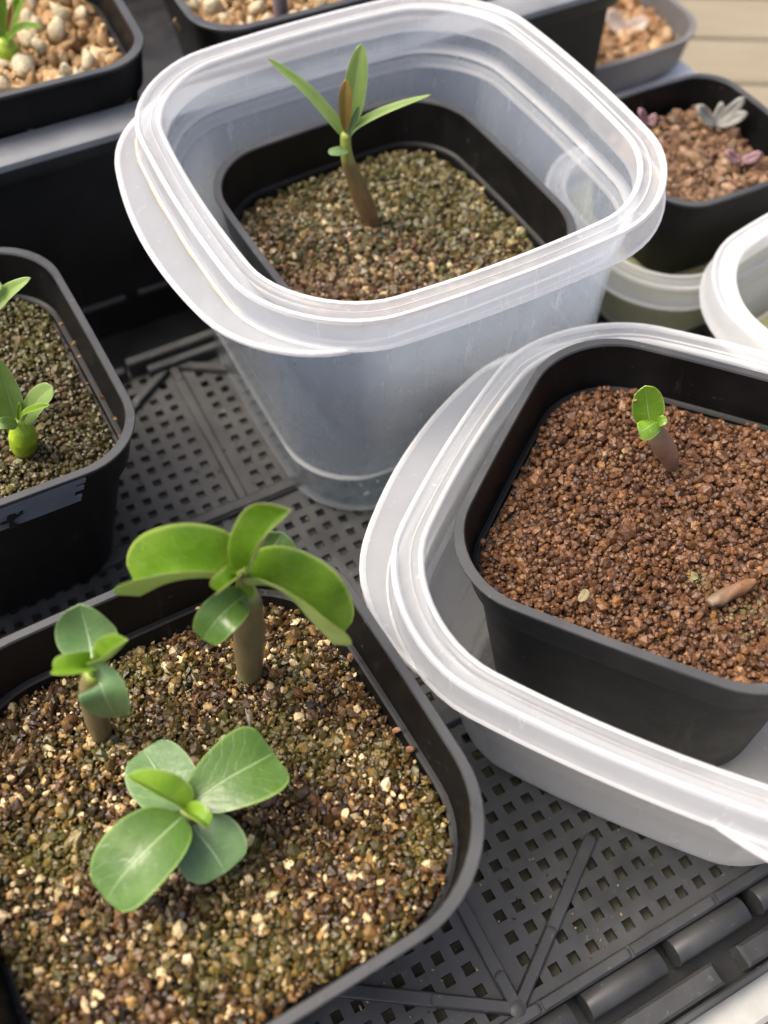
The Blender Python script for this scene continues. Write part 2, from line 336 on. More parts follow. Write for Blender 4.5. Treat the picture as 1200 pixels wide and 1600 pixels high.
def tube(name, pts, radii, mat, parent=None, n_=18, m_=16, wob=0.0):
    C = catmull(pts, n_); R = np.interp(np.linspace(0, 1, n_), np.linspace(0, 1, len(radii)), radii)
    T = nrm(np.gradient(C, axis=0)); ref = np.array([0.3, -0.8, 0.5])
    A = nrm(np.cross(T, ref)); B = np.cross(T, A)
    V = []; uvs = []
    for i in range(n_):
        for k in range(m_):
            t = 2 * math.pi * k / m_
            rr = R[i] * (1 + wob * math.sin(3 * t + i * 0.7) + wob * math.sin(2 * t - i * 0.4))
            V.append(C[i] + rr * (math.cos(t) * A[i] + math.sin(t) * B[i])); uvs.append((i / (n_ - 1), k / m_))
    Fc = [(i * m_ + k, i * m_ + (k + 1) % m_, (i + 1) * m_ + (k + 1) % m_, (i + 1) * m_ + k) for i in range(n_ - 1) for k in range(m_)]
    V.append(C[0]); uvs.append((0, 0)); V.append(C[-1] + T[-1] * R[-1] * 0.35); uvs.append((1, 0))
    e0, e1 = n_ * m_, n_ * m_ + 1
    for k in range(m_):
        Fc.append((e0, (k + 1) % m_, k)); Fc.append((e1, (n_ - 1) * m_ + k, (n_ - 1) * m_ + (k + 1) % m_))
    return mesh_obj(name, V, Fc, mat, parent, uvs=uvs)

def leaf(parent, pts, hw, N, top, bot, p=0.9, q=0.5, fold=10, cup=0.0, N1=None, ripple=0.05, asym=0.0, nu=30, nv=13, th=0.035, name='leaf', curl=0.0):
    """blade along a midrib; N is the way its upper face looks, fold lifts both halves (degrees)"""
    C = catmull(pts, nu); s = np.linspace(0, 1, nu)
    T = nrm(np.gradient(C, axis=0))
    N = np.asarray(N, float); N1 = N if N1 is None else np.asarray(N1, float)
    Nn = N[None] * (1 - s[:, None]) + N1[None] * s[:, None]
    Nn = nrm(Nn - (Nn * T).sum(1, keepdims=True) * T); Sd = np.cross(T, Nn)
    mx = (p / (p + q)) ** p * (q / (p + q)) ** q
    w = hw * (np.clip(s, 1e-4, 1) ** p) * (np.clip(1 - s, 1e-4, 1) ** q) / mx
    w = np.maximum(w, 0.07 * (1 - s) ** 0.5 * min(1, hw * 2) + 0.004)
    vs = np.linspace(-1, 1, nv); G = np.zeros((nu, nv, 3)); ph = random.uniform(0, 6.3)
    fo = math.radians(fold)
    for j, v in enumerate(vs):
        av = math.sqrt(v * v + 0.012) - 0.11
        f2 = fo * (1 + (asym if v > 0 else -asym))
        up = av * math.sin(f2) + cup * v * v + ripple * math.sin(7 * s + ph + (1.3 if v > 0 else 0))[:, None] * v * v if False else None
        rip = ripple * np.sin(6.5 * s + ph + (1.7 if v > 0 else 0)) * v * v
        fs = f2 * (1 + curl * (s - 0.5))
        G[:, j] = C + (w * v * np.cos(fs))[:, None] * Sd + (w * (av * np.sin(fs) + cup * v * v + rip))[:, None] * Nn
    du = np.gradient(G, axis=0); dv = np.gradient(G, axis=1); nn = nrm(np.cross(du, dv))
    sgn = np.sign((nn * Nn[:, None]).sum()) or 1.0
    nn = nn * sgn
    edge = (1 - np.abs(vs) ** 6)[None, :, None] * 0.8 + 0.2
    A = G + nn * th * 0.5 * edge; Bm = G - nn * th * 0.5 * edge
    V = np.concatenate([A.reshape(-1, 3), Bm.reshape(-1, 3)])
    uvs = np.array([(a_, 0.5 + 0.5 * v) for a_ in s for v in vs]); uvs = np.concatenate([uvs, uvs])
    Fc = []; mi = []; K = nu * nv
    for i in range(nu - 1):
        for j in range(nv - 1):
            a0, a1, a2, a3 = i * nv + j, i * nv + j + 1, (i + 1) * nv + j + 1, (i + 1) * nv + j
            f_ = (a0, a3, a2, a1); g_ = (K + a0, K + a1, K + a2, K + a3)
            if sgn < 0: f_ = f_[::-1]; g_ = g_[::-1]
            Fc += [f_, g_]; mi += [0, 1]
    ring = [i * nv for i in range(nu)] + [(nu - 1) * nv + j for j in range(1, nv)] + [i * nv + nv - 1 for i in range(nu - 2, -1, -1)] + [j for j in range(nv - 2, 0, -1)]
    for k in range(len(ring)):
        x, y = ring[k], ring[(k + 1) % len(ring)]
        Fc.append((x, y, K + y, K + x)); mi.append(1)
    return sharp(mesh_obj(name, V, Fc, [top, bot], parent, mat_idx=mi, uvs=uvs), 48)

# icosahedron for grains
_t = (1 + 5 ** 0.5) / 2
ICO_V = nrm(np.array([(-1, _t, 0), (1, _t, 0), (-1, -_t, 0), (1, -_t, 0), (0, -1, _t), (0, 1, _t), (0, -1, -_t), (0, 1, -_t), (_t, 0, -1), (_t, 0, 1), (-_t, 0, -1), (-_t, 0, 1)], float))
ICO_F = np.array([(0, 11, 5), (0, 5, 1), (0, 1, 7), (0, 7, 10), (0, 10, 11), (1, 5, 9), (5, 11, 4), (11, 10, 2), (10, 7, 6), (7, 1, 8), (3, 9, 4), (3, 4, 2), (3, 2, 6), (3, 6, 8), (3, 8, 9), (4, 9, 5), (2, 4, 11), (6, 2, 10), (8, 6, 7), (9, 8, 1)])
def rand_rot(n_):
    q = nrm(rng.normal(size=(n_, 4))); w, x, y, z = q.T
    return np.stack([np.stack([1 - 2 * (y * y + z * z), 2 * (x * y - z * w), 2 * (x * z + y * w)], 1),
                     np.stack([2 * (x * y + z * w), 1 - 2 * (x * x + z * z), 2 * (y * z - x * w)], 1),
                     np.stack([2 * (x * z - y * w), 2 * (y * z + x * w), 1 - 2 * (x * x + y * y)], 1)], 1)
def grains(pos, size, colr, gloss, flat=0.0, ang=0.36):
    n_ = len(pos); v = ICO_V[None] * (1 + rng.uniform(-ang, ang, (n_, 12, 1)))
    sc = rng.uniform(1 - ang * 1.4, 1 + ang * 0.9, (n_, 1, 3)); sc[:, :, 2] *= (1 - flat)[:, None] if np.ndim(flat) else (1 - flat)
    v = v * sc * (size[:, None, None] * 0.5)
    v = np.einsum('nij,nkj->nki', rand_rot(n_), v) + pos[:, None]
    f_ = (ICO_F[None] + (np.arange(n_) * 12)[:, None, None]).reshape(-1, 3)
    c = np.concatenate([np.repeat(colr, 12, 0), np.repeat(gloss, 12)[:, None]], 1)
    return v.reshape(-1, 3), f_, c
def fast_mesh(name, V, Fc, cols, mat, parent=None):
    me = bpy.data.meshes.new(name); V = np.asarray(V, np.float32) * S; Fc = np.asarray(Fc, np.int32)
    me.vertices.add(len(V)); me.vertices.foreach_set('co', V.ravel())
    me.loops.add(len(Fc) * 3); me.loops.foreach_set('vertex_index', Fc.ravel())
    me.polygons.add(len(Fc)); me.polygons.foreach_set('loop_start', np.arange(0, len(Fc) * 3, 3, dtype=np.int32))
    me.update(calc_edges=True)
    a = me.color_attributes.new('tint', 'FLOAT_COLOR', 'POINT'); a.data.foreach_set('color', np.asarray(cols, np.float32).ravel())
    me.polygons.foreach_set('use_smooth', np.zeros(len(Fc), bool))
    me.materials.append(mat); o = bpy.data.objects.new(name, me); col.objects.link(o)
    if parent: o.parent = parent
    return o
def lumps(x, y, k, ph):
    return (np.sin(k * x + ph) * np.cos(k * 0.8 * y - ph * 1.7) + 0.6 * np.sin(k * 1.9 * y + k * 1.1 * x + 2 * ph) + 0.4 * np.sin(k * 3.1 * x - k * 2.7 * y + ph)) / 2

# ------------------------------------------------------------------ the setting
g = mesh_obj('ground', [(-2000, -2000, -7), (2000, -2000, -7), (2000, 2000, -7), (-2000, 2000, -7)], [(0, 1, 2, 3)], M_GROUND, smooth=False)
g['kind'] = 'structure'
deck = empty('deck', (0, 0, -4.3)); deck['kind'] = 'structure'
_v, _f2 = box_mesh(-70, 120, -2.4, 2.4, -1.6, 0, 0.12)
pl0 = mesh_obj('plank', _v, _f2, M_DECK, deck, smooth=False)
for k in range(30):
    o = pl0 if k == 0 else pl0.copy()
    if k: col.objects.link(o); o.parent = deck
    o.location = (random.uniform(-8, 8) * S, (-22 + k * 5.05) * S, random.uniform(-0.06, 0.0) * S)
deck.rotation_euler.z = -0.03

# ------------------------------------------------------------------ the perforated tray
ZT = 0.0
tray = empty('mesh_tray', W(5, 15, 0)); tray.rotation_euler.z = TH
tag(tray, 'wide dark grey plastic tray floor of square holes with raised ribs under all pots', 'tray')
P_ = 0.6483
def tl(u, v, z=0.0): return (u - 5, v - 15, z)                       # tray-local
def panel(u0, u1, v0, v1, anchor, hole=0.32, th=0.22, z=0.0, vm=0.36):
    au, av = UV(hz(*anchor, 0)); iu0 = math.ceil((u0 + 0.36 - au) / P_); iu1 = math.floor((u1 - 0.36 - au) / P_)
    iv0 = math.ceil((v0 + vm - av) / P_); iv1 = math.floor((v1 - 0.36 - av) / P_)
    us = [u0] + sum([[au + i * P_ - hole / 2, au + i * P_ + hole / 2] for i in range(iu0, iu1 + 1)], []) + [u1]
    vs = [v0] + sum([[av + i * P_ - hole / 2, av + i * P_ + hole / 2] for i in range(iv0, iv1 + 1)], []) + [v1]
    nu, nv = len(us), len(vs); V = [tl(u, v, z) for u in us for v in vs] + [tl(u, v, z - th) for u in us for v in vs]
    K = nu * nv; Fc = []
    ishole = lambda i, j: i % 2 == 1 and j % 2 == 1 and 0 < i < nu - 2 + 1 and 0 < j < nv - 2 + 1 and i < nu - 1 and j < nv - 1
    for i in range(nu - 1):
        for j in range(nv - 1):
            a, b_, c, d = i * nv + j, (i + 1) * nv + j, (i + 1) * nv + j + 1, i * nv + j + 1
            if ishole(i, j):
                for x, y in ((a, b_), (b_, c), (c, d), (d, a)): Fc.append((x, y, K + y, K + x))
            else: Fc += [(a, b_, c, d), (K + d, K + c, K + b_, K + a)]
    return mesh_obj('floor_panel', V, Fc, M_TRAY, tray, smooth=False)
UL, UR, VF, VB = -20.0, 36.0, 0.6, 28.9
panel(5.0, UR, 20.45, VB, (306.25, 625))
panel(UL, 5.0, 20.45, VB, (281.75, 654.5))
panel(5.0, UR, 9.4, 20.45, (341, 783 + 60), z=-0.02)
panel(UL, 5.0, 9.4, 20.45, (341, 820), z=-0.02)
panel(5.0, UR, VF, 9.4, (796, 1262.3), vm=0.58)
panel(UL, 5.0, VF, 9.4, (714, 1480), vm=0.58)
def rib(ua, va, ub, vb, w=0.40, h=0.22, z=0.004, tip=True):
    """moulded rib with a rounded back and a half-round end"""
    L = math.hypot(ub - ua, vb - va); V = []; prof = [(-0.5, -0.1), (-0.48, 0.72), (-0.45, 0.90), (-0.36, 1.0), (0.36, 1.0), (0.45, 0.90), (0.48, 0.72), (0.5, -0.1)]
    st = [(0, 1.0)] + [(L - w / 2 + w / 2 * math.sin(t), max(0.12, math.cos(t))) for t in np.linspace(0, 1.5, 6)] if tip else [(0, 1), (L, 1)]
    for x, k in st:
        for y, q in prof: V.append((x, y * w * k, max(-0.1, q * h * (0.55 + 0.45 * k)) if q > 0 else -0.1))
    m_ = len(prof); Fc = [(i * m_ + k, (i + 1) * m_ + k, (i + 1) * m_ + k + 1, i * m_ + k + 1) for i in range(len(st) - 1) for k in range(m_ - 1)] + [tuple(range(m_)), tuple((len(st) - 1) * m_ + k for k in range(m_ - 1, -1, -1))]
    o = sharp(mesh_obj('rib', V, Fc, M_TRAY, tray), 18)
    o.location = [c * S for c in tl(ua, va, z)]; o.rotation_euler.z = math.atan2(vb - va, ub - ua)
    return o
for vh, sg in ((28.35, -1), (1.05, 1)):
    for q_, (du, dv) in enumerate(((-4.6, 3.0), (4.6, 3.0))):
        rib(5, vh, 5 + du, vh + sg * dv, h=0.19 + 0.006 * q_, w=0.40); rib(5, vh, 5 + du * 0.45, vh + sg * dv * 0.45, h=0.26 + 0.006 * q_, w=0.36)
    rib(5, vh, 5, vh + sg * 4.3, h=0.208, w=0.42); rib(5, vh, 5, vh + sg * 1.1, h=0.275, w=0.38)
    rib(5, vh + sg * 4.2, 5, vh + sg * 7.8, h=0.24, w=0.38); rib(5, 14.9, 5, vh + sg * 7.2, h=0.19, w=0.40, tip=False)
    V, Fc = [], []; kk = 20
    for rr_, z_ in ((0.26, -0.05), (0.26, 0.25), (0.21, 0.282), (0.0, 0.282)):
        for k in range(kk): V.append(tl(5 + rr_ * math.cos(6.2832 * k / kk), vh + rr_ * math.sin(6.2832 * k / kk), z_))
    Fc = [(i_ * kk + k, i_ * kk + (k + 1) % kk, (i_ + 1) * kk + (k + 1) % kk, (i_ + 1) * kk + k) for i_ in range(3) for k in range(kk)]
    sharp(mesh_obj('hub', V, Fc, M_TRAY, tray), 40)
for vc in (20.45, 9.4):
    rib(UL, vc, UR, vc, h=0.14, w=0.62, tip=False); rib(5, vc - 0.04, 2.0, vc - 0.04, h=0.26, w=0.42); rib(5, vc - 0.04, 8.2, vc - 0.04, h=0.26, w=0.42)
# rear edge: double bar
rib(UL, 0.78, UR, 0.78, h=0.17, w=0.40, tip=False)
rib(UL, 28.6, 3.2, 28.6, h=0.55, w=0.4); rib(3.3, 28.75, UR, 28.75, h=0.75, w=0.45); rib(4.0, 28.25, 9.0, 28.25, h=0.5, w=0.4)
# front edge: flat rib, rounded hinge barrels, channel, outer bar
us_gap = [UV(hz(x, y, 0))[0] for x, y in ((903, 1573), (1040, 1493), (1167, 1403))]
sp = (us_gap[2] - us_gap[0]) / 2
cuts = [us_gap[0] + sp * k for k in range(-6, 9)]
for a, b_ in zip([UL] + [c + 0.24 for c in cuts], [c + 0.16 for c in cuts] + [UR]):
    if b_ - a < 0.3: continue
    V = []; Fc = []; prof = [(0.62, -0.15)] + [(0.20 + 0.40 * math.cos(t), -0.22 + 0.40 * math.sin(t)) for t in np.linspace(0.25, 3.3, 18)] + [(-0.1, -0.9), (0.62, -0.7)]
    for u in (a, a + 0.05, b_ - 0.4 - 0.05, b_ - 0.4):
        inset = 0.03 if u in (a, b_ - 0.4) else 0
        for v, z in prof: V.append(tl(u, v - inset * 0.5, z - inset))
    kk = len(prof)
    for i in range(3):
        for k in range(kk): Fc.append((i * kk + k, i * kk + (k + 1) % kk, (i + 1) * kk + (k + 1) % kk, (i + 1) * kk + k))
    Fc += [tuple(range(kk - 1, -1, -1)), tuple(3 * kk + k for k in range(kk))]
    sharp(mesh_obj('hinge_barrel', V, Fc, M_TRAY, tray), 40)
for k, c in enumerate(cuts):
    rib(c - 0.9, 0.79, c + sp - 0.95, 0.79, h=0.26, w=0.34)
g0 = UV(hz(1137, 1498, -0.6))[0]
for a, b_ in ((UL, g0 - 1.0 - 8), (g0 - 8.2, g0 - 0.55), (g0 + 0.35, g0 + 8), (g0 + 8.8, UR)):
    _v, _f = box_mesh(a - 5, b_ - 5, -1.18 - 15, -0.52 - 15, -1.1, -0.30, 0.09); mesh_obj('outer_bar', _v, _f, M_TRAY, tray, smooth=False)
_v, _f = box_mesh(UL - 5, UR - 5, -1.52 - 15, -1.28 - 15, -1.2, -0.55, 0.06); mesh_obj('outer_lip', _v, _f, M_TRAY, tray, smooth=False)
_v, _f = box_mesh(UL - 5, UR - 5, -1.45 - 15, 0.62 - 15, -1.3, -1.12); mesh_obj('channel', _v, _f, M_CRATE, tray, smooth=False)

foam_sheet = empty('added_foam_sheet', W(8, 6.7, -0.75)); foam_sheet.rotation_euler.z = TH  # added sheet, stands in for the foam lit through the tray holes
_v, _f = box_mesh(-27, 27, -5.9, 5.6, -0.3, 0, 0.05); mesh_obj('sheet', _v, _f, M_FOAM_DIM, foam_sheet, smooth=False)
tag(foam_sheet, 'added olive tan sheet standing in for foam lit through the tray holes', 'board')
foam = empty('foam_board', W(8, 13, -4.3)); foam.rotation_euler.z = TH
_v, _f = box_mesh(-30, 30, -15.6, 15.4, 0.02, 2.9, 0.15); mesh_obj('slab', _v, _f, M_FOAM, foam, smooth=False)
tag(foam, 'thick white foam board underneath the perforated tray', 'board')

# ------------------------------------------------------------------ pots
def tilt_rot(t, gx, gy):
    n_ = Vector((-gx, -gy, 1)).normalized(); q = Vector((0, 0, 1)).rotation_difference(n_)
    return (q.to_matrix() @ Matrix.Rotation(t, 3, 'Z')).to_euler()
def pot(cx, cy, zr, a, r, b, t, gx=0, gy=0, H=8.0, label='', group='square black nursery pots', mat=M_POT, rim=M_RIM, name='plant_pot', cat='plant pot', rimw=0.24, tap=0.72):
    rot = tilt_rot(t, gx, gy); Rm = np.array(rot.to_matrix())
    base = np.array([cx, cy, zr]) - Rm @ np.array([0, 0, H])
    e = empty(name, base); e.rotation_euler = rot; tag(e, label, cat, group)
    R = lambda h_, z: (h_, r * h_ / a * (1 if h_ > a - 0.6 else 0.95), b, z)
    out = [R(a * (tap - 0.02), 0), R(a * tap, 0.12), R(a - 0.5, H - 1.75), R(a - 0.30, H - 1.62), R(a - 0.10, H - 0.22), R(a - 0.02, H - 0.14)]
    V, Fc = loft(out, cap0=True)
    sharp(mesh_obj('wall', V, Fc, mat, e))
    inn = [R(a - rimw - 0.02, H - 0.06), R(a - rimw - 0.14, H - 1.55), R(a - rimw - 0.17, H - 1.72), R(a - rimw - 0.32, H - 1.76), R(a - rimw - 0.36, H - 1.95), R(a * (tap - 0.06), 0.25)]
    V, Fc = loft(inn, cap1=False); sharp(mesh_obj('inner_wall', V, [f[::-1] for f in Fc], mat, e))
    lip = [R(a - 0.02, H - 0.14), R(a, H - 0.10), R(a, H - 0.02), R(a - 0.02, H), R(a - rimw + 0.01, H), R(a - rimw - 0.02, H - 0.06)]
    V, Fc = loft(lip); sharp(mesh_obj('rim', V, Fc, rim, e), 38)
    return e, base, Rm
def soil(frame, a, r, b, H, drop, size, palette, weights, mat, label, green=None, seed=1, cnt=3.0, gl=0.3, hump=0.15, inset=0.72, ph=1.0, boost=None, spread=0.42, ang=0.34, slope=0.0):
    e, base, Rm = frame; a_in = a - inset
    pos = []
    layers = ((0.04, 1.15), (-0.05, 0.85), (-0.15, 0.8)) if cnt >= 3 else ((0.0, 0.85), (-0.12, 0.85))
    for zl, k in layers:
        p = size * k; g_ = np.arange(-a_in, a_in, p)
        X, Y = np.meshgrid(g_, g_); X = X.ravel() + rng.uniform(-0.5, 0.5, X.size) * p; Y = Y.ravel() + rng.uniform(-0.5, 0.5, Y.size) * p
        Z = H - drop + hump * lumps(X, Y, 0.9, ph) + 0.05 * lumps(X, Y, 3.3, ph * 2) + zl + rng.normal(0, size * 0.16, X.size)
        pos.append(np.stack([X, Y, Z], 1))
    pos = np.concatenate(pos); rr = r * a_in / a
    pos[:, 2] -= slope * (Rm @ pos.T)[1]                             # banked up towards the near side
    qx = np.abs(pos[:, 0]) - (a_in - rr); qy = np.abs(pos[:, 1]) - (a_in - rr)
    sd = np.hypot(np.maximum(qx, 0), np.maximum(qy, 0)) + np.minimum(np.maximum(qx, qy), 0) - rr
    pos = pos[sd < 0.02 + rng.uniform(-0.1, 0.08, len(pos))]; n_ = len(pos)
    idx = rng.choice(len(palette), n_, p=np.array(weights) / sum(weights))
    C = np.array(palette)[idx] * rng.uniform(0.72, 1.3, (n_, 1))
    if green is not None:
        gm = np.clip(lumps(pos[:, 0], pos[:, 1], 1.1, ph * 3.1) * 1.2 + 0.25 + rng.normal(0, 0.3, n_), 0, 1)[:, None] * green[1]
        C = C * (1 - gm) + np.array(green[0]) * rng.uniform(0.6, 1.5, (n_, 1)) * gm
    if boost is not None:
        C = boost(pos, C)
    sz = size * np.clip(rng.lognormal(0, spread, n_), 0.4, 2.4)
    bright = C.mean(1); gloss = np.where(bright > 0.25, 0.9, gl) * rng.uniform(0.3, 1, n_)
    V, Fc, Cc = grains(pos, sz, C, gloss, ang=ang)
    # the bed the grains lie on
    bo = outline(a_in + 0.1, rr, 0); nb = len(bo); bz = H - drop - 0.22 - abs(slope) * 4.5
    bv = np.concatenate([np.column_stack([bo, np.full(nb, bz)]), [[0, 0, bz]]]); bf = np.array([(k, (k + 1) % nb, nb) for k in range(nb)]) + len(V)
    V = np.concatenate([V, bv]); Fc = np.concatenate([Fc, bf]); Cc = np.concatenate([Cc, np.tile([0.03, 0.02, 0.012, 0.2], (nb + 1, 1))])
    o = fast_mesh('potting_soil', V, Fc, Cc, mat)
    o.matrix_world = e.matrix_basis if False else Matrix.LocRotScale(e.location, e.rotation_euler, None)
    tag(o, label, 'soil', kind='stuff')
    return o

PAL_D = [(0.040, 0.020, 0.006), (0.085, 0.042, 0.013), (0.13, 0.058, 0.020), (0.38, 0.235, 0.08), (0.74, 0.56, 0.30), (0.065, 0.048, 0.009), (0.018, 0.016, 0.012), (0.22, 0.12, 0.035)]
W_D = [30, 28, 9, 8, 8, 10, 3, 9]
fD = pot(-4.356, 7.221, 8.15, 5.788, 2.981, 0.116, 0.537, -0.018, -0.07, H=7.9, label='large square black pot with three broad-leaved seedlings in sparkling speckled soil')
soil(fD, 5.788, 2.981, 0.116, 7.9, 1.78, 0.15, PAL_D, W_D, M_SOIL, 'golden speckled brown soil around the three broad-leaved seedlings', green=((0.11, 0.105, 0.02), 0.55), ph=0.7, slope=0.075, inset=0.66)
fC = pot(-13.98, 19.12, 8.1, 5.307, 2.128, 0.056, 0.539, -0.09, -0.018, H=7.85, label='square black pot with finely ribbed rim band and mossy soil beside the tray floor')
soil(fC, 5.307, 2.128, 0.056, 7.85, 1.7, 0.19, [(0.07, 0.052, 0.016), (0.05, 0.043, 0.013), (0.095, 0.058, 0.022), (0.125, 0.095, 0.032), (0.18, 0.095, 0.04)], [34, 30, 18, 12, 2], M_SOIL, 'mossy olive brown granular soil around the fat green bulb', green=((0.075, 0.078, 0.012), 0.65), ph=2.2, cnt=2, ang=0.24, spread=0.3)
fA = pot(0.188, 27.63, 8.23, 5.375, 2.355, 0.135, 0.554, -0.025, 0.013, H=8.0, label='square black pot standing inside the tall translucent container')
def patchA(pos, C):
    yy = (fA[2] @ pos.T).T[:, 1] + 0.25 * (fA[2] @ pos.T).T[:, 0]
    mo = np.clip((yy + 0.8) / 3.0 + rng.normal(0, 0.3, len(pos)), 0, 1)[:, None] * 0.6
    re = np.clip((-yy - 1.2) / 2.5 + rng.normal(0, 0.25, len(pos)), 0, 1)[:, None] * 0.5
    C = C * (1 - mo) + np.array((0.075, 0.07, 0.016)) * rng.uniform(0.5, 1.7, (len(pos), 1)) * mo
    return C * (1 - re) + np.array((0.17, 0.078, 0.036)) * rng.uniform(0.5, 1.5, (len(pos), 1)) * re
soil(fA, 5.375, 2.355, 0.135, 8.0, 1.9, 0.185, [(0.05, 0.032, 0.012), (0.095, 0.058, 0.024), (0.15, 0.075, 0.035), (0.33, 0.23, 0.10), (0.52, 0.40, 0.22), (0.075, 0.066, 0.02), (0.03, 0.034, 0.014)], [22, 24, 12, 14, 8, 14, 8], M_SOIL, 'olive and tan soil around the slim narrow-leaved seedling', green=((0.085, 0.08, 0.02), 0.3), ph=3.7, boost=patchA)
fB = pot(7.931, 14.985, 8.82, 5.219, 2.45, 0.116, -0.455, 0.103, -0.041, H=7.7, tap=0.82, label='square black pot of red-brown granules set inside the wide low translucent container')
def moss(pos, C):
    for (x, y, rad, c, dens) in ((1165, 965, 1.1, (0.13, 0.11, 0.045), 0.3), (1085, 903, 0.4, (0.16, 0.14, 0.06), 0.4), (962, 700, 0.5, (0.30, 0.22, 0.12), 0.2)):
        lp = fB[2].T @ (hz(x, y, 7.35) - fB[1])
        w = np.clip(1.2 - np.hypot(pos[:, 0] - lp[0], pos[:, 1] - lp[1]) / rad, 0, 1)[:, None] * (rng.random((len(pos), 1)) < dens)
        C = C * (1 - w) + np.array(c) * rng.uniform(0.6, 1.5, (len(pos), 1)) * w
    return C
soil(fB, 5.219, 2.45, 0.116, 7.7, 1.6, 0.20, [(0.122, 0.055, 0.023), (0.09, 0.039, 0.016), (0.158, 0.074, 0.033), (0.20, 0.095, 0.033), (0.06, 0.027, 0.012)], [34, 26, 18, 6, 16], M_SOILB, 'red-brown clay granules around the tiny two-leaved seedling', ph=5.1, hump=0.16, boost=moss, spread=0.30, ang=0.22)
# ribbed band and moulded mark on pot C
eC = fC[0]
for k in range(10):
    z = 7.85 - 0.30 - k * 0.118; hw_ = 5.307 - 0.10 - (0.2) * (0.08 + k * 0.118) / 1.4
    V = []; x0 = -3.05; x1 = 3.05 - 0.03 * k - (0.25 if k in (2, 5, 6) else 0)
    for x in np.linspace(x0, x1, 12):
        y = -(hw_ + 0.012 - 0.056 * (x / 5.3) ** 2)
        for dy, dz in ((0.03, 0.055), (-0.055, 0.0), (-0.055, -0.022), (0.03, -0.035)): V.append((x, y + dy, z + dz))
    Fc = [(i * 4 + k2, i * 4 + (k2 + 1) % 4, (i + 1) * 4 + (k2 + 1) % 4, (i + 1) * 4 + k2) for i in range(11) for k2 in range(4)] + [(3, 2, 1, 0), (44, 45, 46, 47)]
    mesh_obj('rib', V, Fc, M_RIB_LIT, eC, smooth=False)
V = []; Fc = []
def flat_poly(pts, y, th):
    k = len(V); n_ = len(pts)
    for x, z in pts: V.append((x, y, z))
    for x, z in pts: V.append((x, y - th, z))
    Fc.append(tuple(k + n_ + i for i in range(n_))); Fc.extend([(k + i, k + (i + 1) % n_, k + n_ + (i + 1) % n_, k + n_ + i) for i in range(n_)])
mx0, mz0 = 0.75, 6.9
flat_poly([(mx0 - .16, mz0 - .36), (mx0 + .14, mz0 - .38), (mx0 + .02, mz0 - .22), (mx0 + .02, mz0 - .02), (mx0 + .16, mz0 + .18), (mx0 + .0, mz0 + .30), (mx0 - .14, mz0 + .14), (mx0 - .12, mz0 - .18)], -5.17, 0.05)
flat_poly([(mx0 - .34, mz0 - .06), (mx0 - .12, mz0 - .05), (mx0 - .12, mz0 + .03), (mx0 - .34, mz0 + .02)], -5.17, 0.05)
flat_poly([(mx0 + .02, mz0 - .02), (mx0 + .34, mz0 + .12), (mx0 + .36, mz0 + .24), (mx0 + .24, mz0 + .18), (mx0 + .02, mz0 + .08)], -5.17, 0.05)
mesh_obj('moulded_mark', V, Fc, M_MARK, eC, smooth=False)

